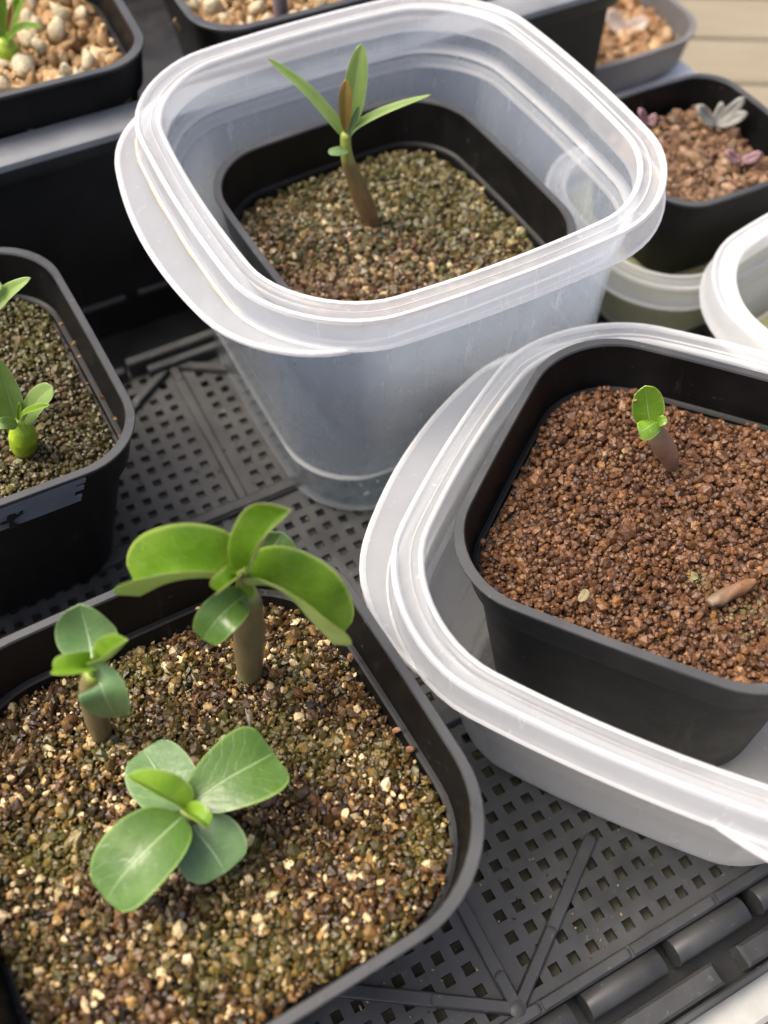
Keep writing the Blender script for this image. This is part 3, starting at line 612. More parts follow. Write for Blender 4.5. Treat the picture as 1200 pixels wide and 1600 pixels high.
# ------------------------------------------------------------------ translucent containers
def container(cx, cy, zr, a, r, b, t, gx, gy, H, label, wall_mat, rim_mat, tab=None, base_h=None, ledge=True, group='translucent plastic food containers'):
    rot = tilt_rot(t, gx, gy); Rm = np.array(rot.to_matrix()); base = np.array([cx, cy, zr]) - Rm @ np.array([0, 0, H])
    e = empty('food_container', base); e.rotation_euler = rot; tag(e, label, 'container', group)
    bh = base_h or a * 0.82
    R = lambda h_, z, bb=None: (h_, max(0.6, r - (a - h_) * 0.75), b * (0.6 if bb is None else bb), z)
    k = a / 7.58
    w0 = a - 0.88 * k; ow = [(bh - 0.35, 0.0), (bh - 0.06, 0.08), (bh, 0.35), (bh + 0.38 * (w0 - 0.12 - bh), H * 0.40), (bh + 0.38 * (w0 - 0.12 - bh) + 0.05, H * 0.40 + 0.07), (w0 - 0.12, H - 1.75), (w0 + 0.02, H - 1.68), (w0 + 0.12, H - 1.5), (w0 + 0.14, H - 0.95)]
    th = 0.09
    iw = [(w0 + 0.10, H - 0.95), (w0 + 0.04, H - 2.0), (w0 - 0.10, H - 2.12), (w0 - 0.2, H - 2.3), (bh - th, 0.42), (bh - 0.15, 0.18), (bh - 0.4, 0.10)] if ledge else [(w0 + 0.10, H - 0.95), (bh - th, 0.42), (bh - 0.15, 0.18), (bh - 0.4, 0.10)]
    V, Fc = loft([R(*q) for q in ow], cap0=True); V2, F2 = loft([R(*q) for q in iw], cap1=True)
    nr = 4 * (NS + NC); mi = [1 if (f // nr in (0, 1, 3, 5, 6) and f < nr * (len(ow) - 1)) else 0 for f in range(len(Fc))]
    mi += [1 if (ledge and f // nr in (1, 2)) else 0 for f in range(len(F2))]
    ob = mesh_obj('wall', np.concatenate([V, V2]), Fc + [tuple(i + len(V) for i in f) for f in F2], [wall_mat, M_EDGE], e, mat_idx=mi)
    sharp(ob, 30)
    rr = [(w0 + 0.14, H - 0.94, 0), (a - 0.02, H - 0.98, 0), (a + 0.13, H - 1.06, 1), (a + 0.19, H - 1.03, 1), (a + 0.19, H - 0.96, 1), (a + 0.13, H - 0.90, 0), (a + 0.09, H - 0.62, 0), (a + 0.06, H - 0.25, 0), (a + 0.05, H - 0.12, 1), (a + 0.02, H - 0.01, 1), (a - 0.06, H + 0.01, 1), (a - 0.11, H - 0.04, 1), (a - 0.14, H - 0.11, 0),
          (a - 0.36, H - 0.13, 0), (a - 0.40, H - 0.10, 1), (a - 0.44, H - 0.13, 0), (a - 0.58, H - 0.12, 0), (a - 0.63, H - 0.05, 1), (a - 0.68, H - 0.02, 1), (a - 0.75, H - 0.05, 1), (a - 0.79, H - 0.13, 0), (w0 + 0.10, H - 0.94, 0)]
    V, Fc = loft([R(h_, z, 1) for h_, z, _ in rr]); nr = 4 * (NS + NC)
    sharp(mesh_obj('rim', V, Fc, [rim_mat, M_BEAD], e, mat_idx=[rr[f // nr][2] for f in range(len(Fc))]), 60)
    for (side, y0, y1, bul) in (tab or []):
        ol = outline(a + 0.10, r + 0.1, b); K = len(ol)                # walk along the skirt: corner, side, corner
        sq = ol[[k2 % K for k2 in range(-NC, NS + NC + 1 + NS)]]
        d_ = np.concatenate([[0], np.cumsum(np.linalg.norm(np.diff(sq, axis=0), axis=1))])
        nn = 40
        st, en = y0 * d_[NS + 2 * NC], y1 * d_[NS + 2 * NC]
        L_ = np.linspace(st, en, nn + 1); px_ = np.interp(L_, d_, sq[:, 0]); py_ = np.interp(L_, d_, sq[:, 1])
        tx, ty = np.gradient(px_), np.gradient(py_); nl = np.hypot(tx, ty); nx, ny = ty / nl, -tx / nl
        V = []
        for i in range(nn + 1):
            o_ = bul * math.sin(math.pi * i / nn) ** 0.9 + 0.02
            for dx, z in ((-0.12, -1.02), (o_ - 0.16, -1.0), (o_ - 0.10, -0.93), (o_, -0.94), (o_ + 0.03, -1.03), (o_, -1.12), (-0.12, -1.12)):
                dx = max(dx, -0.12); V.append((px_[i] + nx[i] * dx, py_[i] + ny[i] * dx, H + z))
        m_ = 7; Fc = [(i * m_ + k2, (i + 1) * m_ + k2, (i + 1) * m_ + (k2 + 1) % m_, i * m_ + (k2 + 1) % m_) for i in range(nn) for k2 in range(m_)] + [tuple(range(m_)), tuple(nn * m_ + k2 for k2 in range(m_ - 1, -1, -1))]
        ca, sa = math.cos(side), math.sin(side); V = np.array(V); V[:, :2] = V[:, :2] @ np.array([[ca, sa], [-sa, ca]])
        mesh_obj('grip_tab', V, Fc, [M_TAB, M_BEAD], e, mat_idx=[1 if (f < nn * m_ and f % m_ in (1, 2, 3, 4)) else 0 for f in range(len(Fc))])
    return e, base, Rm
WA = plastic('container_wall_tall', 0.28, (0.80, 0.87, 0.95), trans=0.6, rough=0.12, wet_z=2.45, wet_alpha=0.13)
WB = plastic('container_wall_low', 0.60, (0.93, 0.93, 0.91), trans=0.55, rough=0.2, wet_z=0.75, wet_alpha=0.25)
WJ = plastic('container_wall_milky', 0.62, (0.84, 0.84, 0.80), trans=0.45, rough=0.25)
WI = plastic('container_wall_small', 0.42, (0.80, 0.80, 0.68), trans=0.45, rough=0.2)
cA = container(0.212, 27.531, 11.14, 7.582, 3.555, 0.52, 0.496, 0.004, -0.004, 11.1, 'tall translucent square container holding the pot with the slim narrow-leaved seedling', WA, M_RIMW, tab=[(math.pi, 0.10, 0.93, 1.2)], base_h=6.45)
cB = container(8.899, 14.397, 8.17, 7.762, 3.85, 0.6, -0.462, 0.045, -0.109, 7.65, 'wide low translucent container holding the pot of red-brown granules', WB, M_RIMW, tab=[(math.pi, 0.10, 0.92, 1.25), (-math.pi / 2, 0.62, 1.15, 0.9)], base_h=5.9)
_lc = hz(1098, 425, 6.3); _jc = _lc + np.array([8.0, -1.4, 0])
cJ = container(_jc[0], _jc[1], 6.3, 6.7, 3.3, 0.4, 0.62, 0, 0, 6.1, 'empty milky container with cloudy pale water beside the black succulent pot', WJ, M_BEAD, base_h=5.4)
cI = container(12.35, 33.9, 3.7, 4.95, 3.0, 0.25, 0.48, 0, 0, 3.45, 'small shallow container with greenish water under the black succulent pot', WI, M_RIMW, base_h=4.3, ledge=False)
# ochre stain where the tall container's tab meets its skirt
V = []; Fc = []; a = 7.582
for i in range(41):
    y = -5.0 + 9.3 * i / 40; d = abs(y) - (a - 3.555); x = a + 0.12 - 0.52 * (y / a) ** 2
    if d > 0: x = a - 3.555 + math.sqrt(max(0.05, 3.66 ** 2 - d * d)) - 0.30
    wd = 0.05 * (0.5 + 0.3 * math.sin(i * 0.55) + 0.2 * math.sin(i * 1.7)) * (1 if i < 36 else 0.4) + 0.03
    V += [(-(x + 0.02), -y, 11.1 - 0.965), (-(x + 0.04 + wd), -y, 11.1 - 0.968)]
Fc = [(2 * i, 2 * i + 1, 2 * i + 3, 2 * i + 2) for i in range(40)]
o = mesh_obj('water_stain', V, Fc, M_STAIN, cA[0])
# shallow raised lettering on the tall container's skirt: worn past reading, only strokes left
V = []; Fc = []
for k, x0 in enumerate(np.arange(1.0, 3.9, 0.17)):
    for j in range(2):
        p0 = np.array([x0 + random.uniform(0, .1), random.uniform(-0.12, 0.12)]); p1 = p0 + np.array([random.uniform(-.05, .09), random.choice([-1, 1]) * random.uniform(.08, .16)])
        d = p1 - p0; nn_ = np.array([-d[1], d[0]]) / np.linalg.norm(d) * 0.012; i0 = len(V)
        for q in (p0 - nn_, p1 - nn_, p1 + nn_, p0 + nn_):
            x_ = q[0]; y_ = -(7.582 + 0.085 - 0.52 * (x_ / 7.58) ** 2); V.append((x_, y_ - 0.012 + q[1] * 0.11, 11.1 - 0.50 + q[1])) 
        Fc.append((i0, i0 + 1, i0 + 2, i0 + 3))
mesh_obj('embossed_lettering', V, Fc, M_TAB, cA[0], smooth=False)

def water(cont, bh, w_top, zw, label, mat=M_WATER, r=2.6):
    e = cont[0]; V, Fc = loft([(bh - 0.25, r, 0.1, 0.0), (w_top, r, 0.1, zw)], cap0=True, cap1=True)
    o = mesh_obj('water', V, Fc, mat, smooth=False); o.location = [cont[1][0] * S, cont[1][1] * S, (cont[1][2] + 0.16) * S]; o.rotation_euler.z = e.rotation_euler.z
    tag(o, label, 'water', kind='stuff')
    V, Fc = loft([(w_top + 0.0, r, 0.1, zw - 0.06), (w_top + 0.05, r, 0.1, zw + 0.02), (w_top - 0.02, r, 0.1, zw + 0.06), (w_top - 0.12, r, 0.1, zw + 0.01)])
    mesh_obj('waterline', V, Fc, M_EDGE, o)
    return o
wA = water(cA, 6.2, 6.40, 2.25, 'clear water standing in the bottom of the tall container')
for k, (x, y, q) in enumerate(((564, 758, .07), (574, 770, .09), (570, 772, .06), (590, 752, .07))):
    bo_ = hz(x, y, 1.2); bo_ = bo_ + np.array([0, 0.0, 0]); o = mesh_obj('bubble', ICO_V * q, ICO_F, M_BEAD, None)
    o.parent = wA; o.matrix_parent_inverse = Matrix.LocRotScale(wA.location, wA.rotation_euler, None).inverted(); o.location = [c * S for c in bo_]
water(cI, 4.1, 4.2, 1.9, 'greenish water in the shallow container under the succulent pot', mat=M_ALGAE)
water(cJ, 4.7, 4.95, 2.2, 'cloudy pale water in the empty milky container', mat=M_ALGAE)

# ------------------------------------------------------------------ the black crate behind and its pots
crate = empty('plant_crate', W(8, 39, -4.3)); crate.rotation_euler.z = TH
tag(crate, 'black plastic crate with grey rim holding the pumice-topped pots behind the tray', 'crate')
def cb(name, u0, u1, v0, v1, z0, z1, mat, bev=0.08):
    _v, _f = box_mesh(u0 - 8, u1 - 8, v0 - 39, v1 - 39, z0 + 4.3, z1 + 4.3, bev); return mesh_obj(name, _v, _f, mat, crate, smooth=False)
cb('front_wall', -16, 28.9, 33.0, 33.4, -4.28, 7.9, M_CRATE); cb('side_wall', 28.5, 28.9, 33.4, 54, -4.28, 7.9, M_CRATE)
cb('floor', -16, 28.5, 33.4, 54, 2.3, 2.65, M_CRATE); cb('back_wall', -16, 28.9, 54, 54.4, -4.28, 7.9, M_CRATE)
cb('side_wall', -16.4, -16, 33.4, 54, -4.28, 7.9, M_CRATE); cb('gap_shade_fill', -16, 28.9, 29.2, 33.0, -4.28, -1.6, M_CRATE)  # last block is added: black fill where the gap lies in deep shade
V = []; Fc = []; prof = [(32.40, 7.55), (32.32, 7.62), (32.32, 8.15), (32.38, 8.36), (32.55, 8.46), (33.75, 8.52), (33.9, 8.42), (33.9, 7.92), (32.62, 7.92), (32.55, 7.55)]
us = [-16.4, 28.0, 28.7, 29.1, 29.3]; ins = [0, 0, 0.08, 0.3, 0.7]
for u, i_ in zip(us, ins):
    for v, z in prof: V.append((u - 8, max(v, 32.32 + i_) - 39, z + 4.3))
kk = len(prof); Fc = [(i * kk + k, (i + 1) * kk + k, (i + 1) * kk + (k + 1) % kk, i * kk + (k + 1) % kk) for i in range(4) for k in range(kk)] + [tuple(4 * kk + k for k in range(kk))]
sharp(mesh_obj('rim', V, Fc, [M_CRIM, M_CRATE], crate, mat_idx=[1 if (f[0] % kk) in (0, 1, 9, 8) else 0 for f in Fc]), 40)
cb('wall_rib', -16, 4.6, 32.75, 32.98, 0.2, 0.45, M_RIM, 0.05); cb('wall_rib', 5.2, 28, 32.75, 32.98, 0.2, 0.45, M_RIM, 0.05)

zE = 10.2
potE = pot(-14.86, 35.4, zE, 4.77, 1.9, 0.07, 0.454, H=7.5, label='square black pot of pumice with a grassy green rosette, in the crate', rimw=0.3)
uF = UV(hz(300, 33, zE))[0]; pF = W(uF + 4.77, 38.3)
potF = pot(pF[0], pF[1], zE, 4.77, 1.9, 0.07, 0.47, H=7.5, label='square black pot of pumice with a grey woody stem, in the crate', rimw=0.3)
ST = []
for k in range(6):
    v = ICO_V * (1 + rng.uniform(-0.34, 0.34, (12, 1))) * np.array([1.2, 0.9, 0.72]) * rng.uniform(0.8, 1.2, 3)
    # one subdivision for a rounder pebble
    vv = [tuple(q) for q in v]; cache = {}; fs = []
    def mid_(a_, b_):
        key = (min(a_, b_), max(a_, b_))
        if key not in cache:
            p_ = (np.array(vv[a_]) + np.array(vv[b_])) / 2; vv.append(tuple(p_ * (1.06 + random.uniform(-0.10, 0.10)))); cache[key] = len(vv) - 1
        return cache[key]
    for a_, b_, c_ in ICO_F:
        x, y, z = mid_(a_, b_), mid_(b_, c_), mid_(c_, a_); fs += [(a_, x, z), (b_, y, x), (c_, z, y), (x, y, z)]
    ST.append((np.array(vv) * 0.5, fs))
CREAM, TAN = (0.50, 0.43, 0.285), (0.30, 0.185, 0.085)
st_me = []
for c, nm in ((CREAM, 'cream'), (TAN, 'tan')):
    for V_, F_ in ST:
        o = mesh_obj('stone', V_, F_, M_STONE, cols=np.tile([*c, 0.1], (len(V_), 1))); st_me.append(o.data); bpy.data.objects.remove(o)
def pumice(frame, a, H, drop, bedlabel):
    e, base, Rm = frame; spots = []
    for k in range(900):
        x, y = rng.uniform(-(a - 1.05), a - 1.05, 2)
        s_ = rng.uniform(0.55, 1.05)
        if all(math.hypot(x - q[0], y - q[1]) > 0.46 * (s_ + q[2]) for q in spots): spots.append((x, y, s_))
    for x, y, s_ in spots:
        tan = rng.random() < 0.5; o = bpy.data.objects.new('stone', st_me[(6 if tan else 0) + rng.integers(6)]); col.objects.link(o); o.parent = e
        s2 = s_ * (0.85 if tan else 1.05); o.scale = (s2, s2, s2); o.rotation_euler = rng.uniform(0, 6.28, 3)
        o.location = (x * S, y * S, (H - drop + rng.uniform(-0.12, 0.08) - (0.1 if tan else 0)) * S)
    so = soil(frame, a, 1.8, 0.05, H, drop + 0.35, 0.42, [(0.40, 0.25, 0.12), (0.33, 0.20, 0.09), (0.5, 0.38, 0.22)], [4, 3, 2], M_STONE, bedlabel, cnt=2)
pumice(potE, 4.77, 7.5, 1.2, 'tan gravel between the pumice stones under the grassy rosette')
pumice(potF, 4.77, 7.5, 1.2, 'tan gravel between the pumice stones around the woody stem')

# ------------------------------------------------------------------ the far right: succulent pots
potH = pot(12.53, 34.2, 6.6, 3.75, 1.41, 0.19, 0.481, H=6.3, label='square black pot of brown grit with small pale succulents, in the shallow container', rimw=0.22)
PAL_H = [(0.17, 0.095, 0.05), (0.13, 0.068, 0.034), (0.23, 0.135, 0.07), (0.30, 0.19, 0.10)]
soil(potH, 3.75, 1.41, 0.19, 6.3, 1.2, 0.27, PAL_H, [4, 4, 3, 2], M_SOILB, 'brown grit around the small pale succulents', cnt=2, inset=0.8)
potG = pot(9.36, 49.0, 3.8, 5.3, 2.2, 0.2, 0.5, H=8.0, label='dark grey square pot of orange grit with whitish leaves beyond the crate corner', mat=M_GREYPOT, rim=M_GREYPOT)
soil(potG, 5.3, 2.2, 0.2, 8.0, 1.0, 0.36, [(0.34, 0.19, 0.085), (0.27, 0.14, 0.06), (0.42, 0.27, 0.13)], [4, 3, 3], M_SOILB, 'orange grit around the whitish leaves beyond the crate', cnt=2, inset=0.8)
tub = empty('white_tub', (12.9, 46.2, -4.3)); tub.rotation_euler.z = 0.5
tag(tub, 'white rounded plastic tub standing beside the grey pot of orange grit', 'tub')
V, Fc = loft([(2.4, 1.2, .1, 0.02), (2.6, 1.4, .1, 0.5), (3.0, 1.7, .1, 5.6)], cap0=True); mesh_obj('wall', V, Fc, M_WHITE, tub)
V, Fc = loft([(3.0, 1.7, .1, 5.6), (3.1, 1.8, .1, 5.7), (3.1, 1.8, .1, 5.9), (2.9, 1.7, .1, 6.0), (2.0, 1.2, .1, 5.95), (0.5, 0.3, 0, 5.9)], cap1=True); mesh_obj('lid', V, Fc, M_WHITE, tub)

# ------------------------------------------------------------------ seedlings
UPV = np.array([0, 0, 1.0]); TOCAM = np.array([0, -0.75, 0.66])
def seedling(name, label, base, cat='seedling', group=None):
    e = empty(name, base); tag(e, label, cat, group); e.location = (0, 0, 0)   # parts are in scene coordinates
    e.location = [c * S for c in base]
    return e
def attach(e):                                                                 # parts were built in place
    for o in [o for o in bpy.data.objects if o.parent == e]: o.matrix_parent_inverse = Matrix.Translation([-c for c in e.location])

# plant 1: large, folded arching leaves
b1 = hz(388, 1047, 6.05); Y1 = b1[1]
p1 = seedling('seedling', 'tallest seedling with long arching folded leaves at the pot rim by the tray', b1)
Pp = lambda x, y, dy=0.0, Y=Y1: hy(x, y, Y + dy)
s_top = Pp(382, 925)
tube('stem', [b1 - [0, 0, .3], Pp(389, 1015), Pp(389, 975), Pp(385, 940), s_top], [.35, .385, .405, .37, .27], M_STEM, p1, n_=30, m_=28, wob=0.022)
tube('shoot', [Pp(383, 930), Pp(381, 912), Pp(379, 893)], [.25, .19, .13], M_LY, p1)
leaf(p1, [Pp(378, 908), Pp(352, 904, -.1), Pp(313, 900, -.2), Pp(268, 907, -.3), Pp(220, 930, -.3)], 1.16, (0.05, .05, 1), M_L1, M_L1B, p=0.5, q=0.28, fold=56, cup=0.16, N1=(-.25, .05, 1), asym=-0.05)
leaf(p1, [Pp(388, 914), Pp(425, 914, -.2), Pp(458, 935, -.45), Pp(485, 968, -.7), Pp(521, 1006, -.9)], 1.12, (0.0, .05, 1), M_L1, M_L1B, p=0.55, q=0.36, fold=56, cup=0.16, N1=(.75, .1, .7))
leaf(p1, [Pp(384, 902), Pp(395, 872, .1), Pp(412, 840, .25), Pp(432, 810, .4), Pp(454, 797, .3)], 0.72, (-.6, -.6, .35), M_L1, M_LYB, p=0.7, q=0.62, fold=52, cup=0.1, N1=(-.75, -.4, .4))
leaf(p1, [Pp(387, 908, .3), Pp(408, 880, .7), Pp(428, 852, 1.0), Pp(441, 832, 1.1)], 0.52, (.1, -.8, .5), M_LC, M_LC, p=0.7, q=0.4, fold=12, cup=0.05)
leaf(p1, [Pp(379, 903, .3), Pp(372, 875, .7), Pp(366, 850, 1.0), Pp(360, 833, 1.1)], 0.40, (-.1, -.8, .5), M_LC, M_LC, p=0.7, q=0.4, fold=12, cup=0.05)
leaf(p1, [Pp(384, 930, -.28), Pp(366, 943, -.6), Pp(340, 967, -1.0), Pp(318, 999, -1.25)], 0.47, (-.15, -.7, .75), M_L3, M_L3B, p=0.55, q=0.35, fold=14, cup=0.08)
leaf(p1, [Pp(381, 912, -.2), Pp(371, 906, -.5), Pp(357, 911, -.75), Pp(343, 926, -.85)], 0.36, (-.1, -.1, 1), M_LY, M_LYB, p=0.45, q=0.3, fold=60, cup=0.1)
leaf(p1, [Pp(381, 914, -.15), Pp(380, 903, -.2), Pp(381, 890, -.2)], 0.15, (-.9, -.4, .3), M_LYB, M_LYB, p=0.5, q=0.5, fold=55)
attach(p1)

# plant 2: small, by the left wall of the pot
b2 = hz(156, 1147, 6.0); Y2 = b2[1]
p2 = seedling('seedling', 'small four-leaved seedling with leaning brown stem near the pot wall', b2)
Pp = lambda x, y, dy=0.0, Y=Y2: hy(x, y, Y + dy)
tube('stem', [b2 - [0, 0, .3], Pp(152, 1125), Pp(147, 1097), Pp(144, 1070), Pp(146, 1050)], [.26, .30, .325, .30, .20], M_STEM, p2, n_=22, m_=22, wob=0.02)
tube('shoot', [Pp(146, 1056), Pp(150, 1040), Pp(150, 1030)], [.16, .14, .09], M_LY, p2)
leaf(p2, [Pp(145, 1035, .1), Pp(140, 1005, .5), Pp(133, 975, .8), Pp(125, 944, 1.0)], 0.70, (.1, -.75, .7), M_LC, M_L3B, p=0.55, q=0.55, fold=10, cup=0.06)
leaf(p2, [Pp(152, 1046), Pp(163, 1034, -.1), Pp(178, 1022, -.2), Pp(199, 1000, -.2)], 0.46, (-.15, -.05, 1), M_LY, M_L1B, p=0.5, q=0.35, fold=58, cup=0.06)
leaf(p2, [Pp(150, 1048, -.1), Pp(132, 1044, -.3), Pp(108, 1046, -.4), Pp(83, 1047, -.4)], 0.42, (.05, -.1, 1), M_LY, M_L1B, p=0.5, q=0.4, fold=55, cup=0.06)
leaf(p2, [Pp(150, 1052, -.2), Pp(157, 1068, -.6), Pp(166, 1092, -.8), Pp(181, 1120, -.7)], 0.52, (.15, -.75, .6), M_LC, M_L3B, p=0.5, q=0.42, fold=8, cup=0.08)
attach(p2)

# plant 3: rosette seen from above
c3 = hz(290, 1269, 8.4); b3 = np.array([c3[0] + .05, c3[1] + .1, 5.9])
p3 = seedling('seedling', 'flat rosette seedling with four broad grey-green leaves over open soil', b3)
h3 = lambda x, y, z: hz(x, y, z)
tube('stem', [b3 - [0, 0, .2], b3 + [0, 0, .9], b3 + [0, 0, 1.8], c3 - [0, 0, .1]], [.30, .34, .28, .16], M_STEM, p3)
leaf(p3, [h3(286, 1275, 8.35), h3(262, 1297, 8.5), h3(225, 1332, 8.55), h3(192, 1368, 8.4), h3(166, 1406, 8.1)], 0.90, (-.1, -.05, 1), M_L3, M_L3B, p=0.6, q=0.40, fold=10, cup=0.07)
leaf(p3, [h3(296, 1262, 8.35), h3(318, 1242, 8.45), h3(362, 1213, 8.5), h3(400, 1192, 8.4), h3(428, 1177, 8.2)], 0.93, (.05, -.05, 1), M_L3, M_L3B, p=0.85, q=0.32, fold=8, cup=0.05)
leaf(p3, [h3(288, 1264, 7.9), h3(272, 1240, 7.85), h3(246, 1206, 7.75), h3(224, 1172, 7.6)], 0.78, (-.1, .05, 1), M_LC, M_LC, p=0.5, q=0.36, fold=8, cup=0.05)
leaf(p3, [h3(296, 1278, 7.9), h3(312, 1305, 7.85), h3(335, 1335, 7.7), h3(352, 1364, 7.5)], 0.80, (.1, -.1, 1), M_LC, M_LC, p=0.5, q=0.34, fold=7, cup=0.05)
leaf(p3, [h3(289, 1268, 8.5), h3(272, 1253, 8.8), h3(245, 1236, 9.1), h3(199, 1213, 9.3)], 0.52, (.15, .35, 1), M_LY, M_L1B, p=0.45, q=0.55, fold=48, cup=0.1)
leaf(p3, [h3(289, 1264, 8.5), h3(300, 1270, 8.8), h3(314, 1279, 8.95), h3(326, 1290, 8.9)], 0.27, (.1, .3, 1), M_LY, M_L1B, p=0.4, q=0.35, fold=42, cup=0.1)
attach(p3)

# plant in the tall container
bA = hz(586, 356, 6.2); YA = bA[1]
pA = seedling('seedling', 'slim seedling with narrow lance-shaped leaves in the tall container', bA)
Pp = lambda x, y, dy=0.0, Y=YA: hy(x, y, Y + dy)
tube('stem', [bA - [0, 0, .2], Pp(574, 328), Pp(560, 295), Pp(546, 258), Pp(541, 235), Pp(540, 208)], [.27, .35, .33, .26, .19, .18], M_STEMA, pA, n_=28, m_=20, wob=0.02)
leaf(pA, [Pp(537, 212), Pp(522, 190, .1), Pp(478, 140, .3), Pp(418, 91, .5)], 0.24, (.35, -.6, .7), M_LN, M_LNB, p=0.5, q=0.6, fold=25)
leaf(pA, [Pp(545, 216), Pp(560, 199, .1), Pp(605, 175, .3), Pp(674, 148, .5)], 0.25, (-.2, -.15, 1), M_LN, M_LNB, p=0.6, q=0.7, fold=35)
leaf(pA, [Pp(541, 210, .1), Pp(549, 175, .3), Pp(557, 120, .6), Pp(565, 68, .9)], 0.40, (.05, -.85, .5), M_LN, M_LNB, p=0.75, q=0.6, fold=18)
leaf(pA, [Pp(540, 208, -.05), Pp(540, 180, -.05), Pp(540, 150, 0), Pp(541, 124, .1)], 0.245, (-.1, -.9, .3), M_LO, M_LO, p=0.7, q=0.6, fold=18)
leaf(pA, [Pp(544, 212, -.1), Pp(552, 190, -.05), Pp(560, 165, .1)], 0.12, (.2, -.9, .3), M_LC, M_LC, p=0.4, q=0.4, fold=20)
leaf(pA, [Pp(543, 234, -.15), Pp(532, 236, -.35), Pp(513, 238, -.45)], 0.17, (-.1, -.45, .9), M_LC, M_LC, p=0.3, q=0.3, fold=5)
attach(pA)

# plant in the granules
bB = hz(1052, 726, 7.3); YB = bB[1]
pB = seedling('seedling', 'tiny seedling with plump pinkish stem and two leaves in red-brown granules', bB)
Pp = lambda x, y, dy=0.0, Y=YB: hy(x, y, Y + dy)
tube('stem', [bB - [0, 0, .2], Pp(1045, 712), Pp(1036, 697), Pp(1027, 680), Pp(1020, 666)], [.19, .30, .325, .30, .20], M_STEMB, pB, n_=22, m_=22)
leaf(pB, [Pp(1017, 667), Pp(1013, 648, .15), Pp(1010, 625, .3), Pp(1008, 603, .4)], 0.46, (.05, -.9, .35), M_L1, M_L1B, p=0.5, q=0.45, fold=10, cup=0.05)
leaf(pB, [Pp(1026, 660, -.1), Pp(1018, 664, -.35), Pp(1006, 672, -.55), Pp(998, 674, -.6)], 0.30, (-.2, -.35, 1), M_L1, M_L1B, p=0.3, q=0.3, fold=-12, cup=-0.1)
leaf(pB, [Pp(1024, 664, 0), Pp(1034, 658, -.1), Pp(1043, 655, -.1)], 0.16, (0, -.3, 1), M_L1, M_L1B, p=0.3, q=0.4, fold=20)
blem = mesh_obj('blemish', ICO_V * [.07, .03, .06] + Pp(993, 626, .18), ICO_F, M_LDRY, pB)
attach(pB)
# dry stub lying on the granules
d0 = hz(1108, 943, 7.62); d1 = hz(1180, 908, 7.75)
stub = seedling('fallen_twig', 'dry striped tan stem stub lying on the red-brown granules', (d0 + d1) / 2 - [0, 0, .2], cat='stem stub')
tube('stub', [d0, d0 * .7 + d1 * .3, d0 * .3 + d1 * .7, d1], [.13, .20, .185, .21, .17, .09], M_DRY, stub, n_=24, m_=20, wob=0.07)
attach(stub)

# plants in pot C
bC = hz(38, 706, 6.2); YC = bC[1]
pC = seedling('bulb_seedling', 'fat round bright green bulb seedling with small pale leaves in mossy soil', bC)
Pp = lambda x, y, dy=0.0, Y=YC: hy(x, y, Y + dy)
tube('bulb', [bC - [0, 0, .15], Pp(37, 697), Pp(36, 682), Pp(34, 668), Pp(30, 655)], [.25, .40, .43, .33, .17], M_BULB, pC, n_=24, m_=24)
leaf(pC, [Pp(28, 660), Pp(20, 640, .1), Pp(8, 600, .2), Pp(-8, 555, .3)], 0.42, (.25, -.8, .5), M_LN, M_LNB, p=0.5, q=0.6, fold=22)
leaf(pC, [Pp(36, 662, -.05), Pp(46, 645, 0), Pp(62, 622, .1), Pp(82, 604, .2)], 0.34, (-.35, -.7, .6), M_LN, M_LNB, p=0.5, q=0.35, fold=12)
leaf(pC, [Pp(33, 660, -.2), Pp(40, 646, -.3), Pp(58, 638, -.4), Pp(78, 633, -.4)], 0.14, (-.1, -.3, 1), M_LY, M_LNB, p=0.5, q=0.4, fold=40)
leaf(pC, [Pp(26, 664, -.2), Pp(14, 662, -.4), Pp(0, 662, -.6), Pp(-20, 668, -.7)], 0.20, (.1, -.5, .8), M_LN, M_LNB, p=0.4, q=0.5, fold=15)
leaf(pC, [Pp(30, 658, -.05), Pp(30, 645, 0), Pp(31, 628, .05)], 0.09, (0, -1, .2), M_LY, M_LY, p=0.5, q=0.5, fold=30)
attach(pC)
bC2 = hz(-40, 640, 6.3); YC2 = bC2[1]
pC2 = seedling('bulb_seedling', 'taller seedling whose long green leaf reaches over the mossy soil by the pot wall', bC2)
Pp = lambda x, y, dy=0.0, Y=YC2: hy(x, y, Y + dy)
tube('bulb', [bC2 - [0, 0, .15], Pp(-40, 620), Pp(-38, 590), Pp(-34, 540), Pp(-30, 500)], [.3, .5, .42, .25, .16], M_BULB, pC2)
leaf(pC2, [Pp(-30, 505), Pp(-8, 478, .1), Pp(15, 455, .2), Pp(48, 434, .3)], 0.26, (-.3, -.6, .8), M_LN, M_LNB, p=0.5, q=0.6, fold=20)
leaf(pC2, [Pp(-32, 505), Pp(-25, 470, .1), Pp(-10, 450, .2), Pp(3, 445, .2)], 0.22, (.3, -.6, .8), M_LN, M_LNB, p=0.5, q=0.4, fold=15)
leaf(pC2, [Pp(-34, 510), Pp(-60, 480, .1), Pp(-90, 470, .2)], 0.26, (.3, -.6, .8), M_LN, M_LNB, p=0.5, q=0.6, fold=20)
attach(pC2)

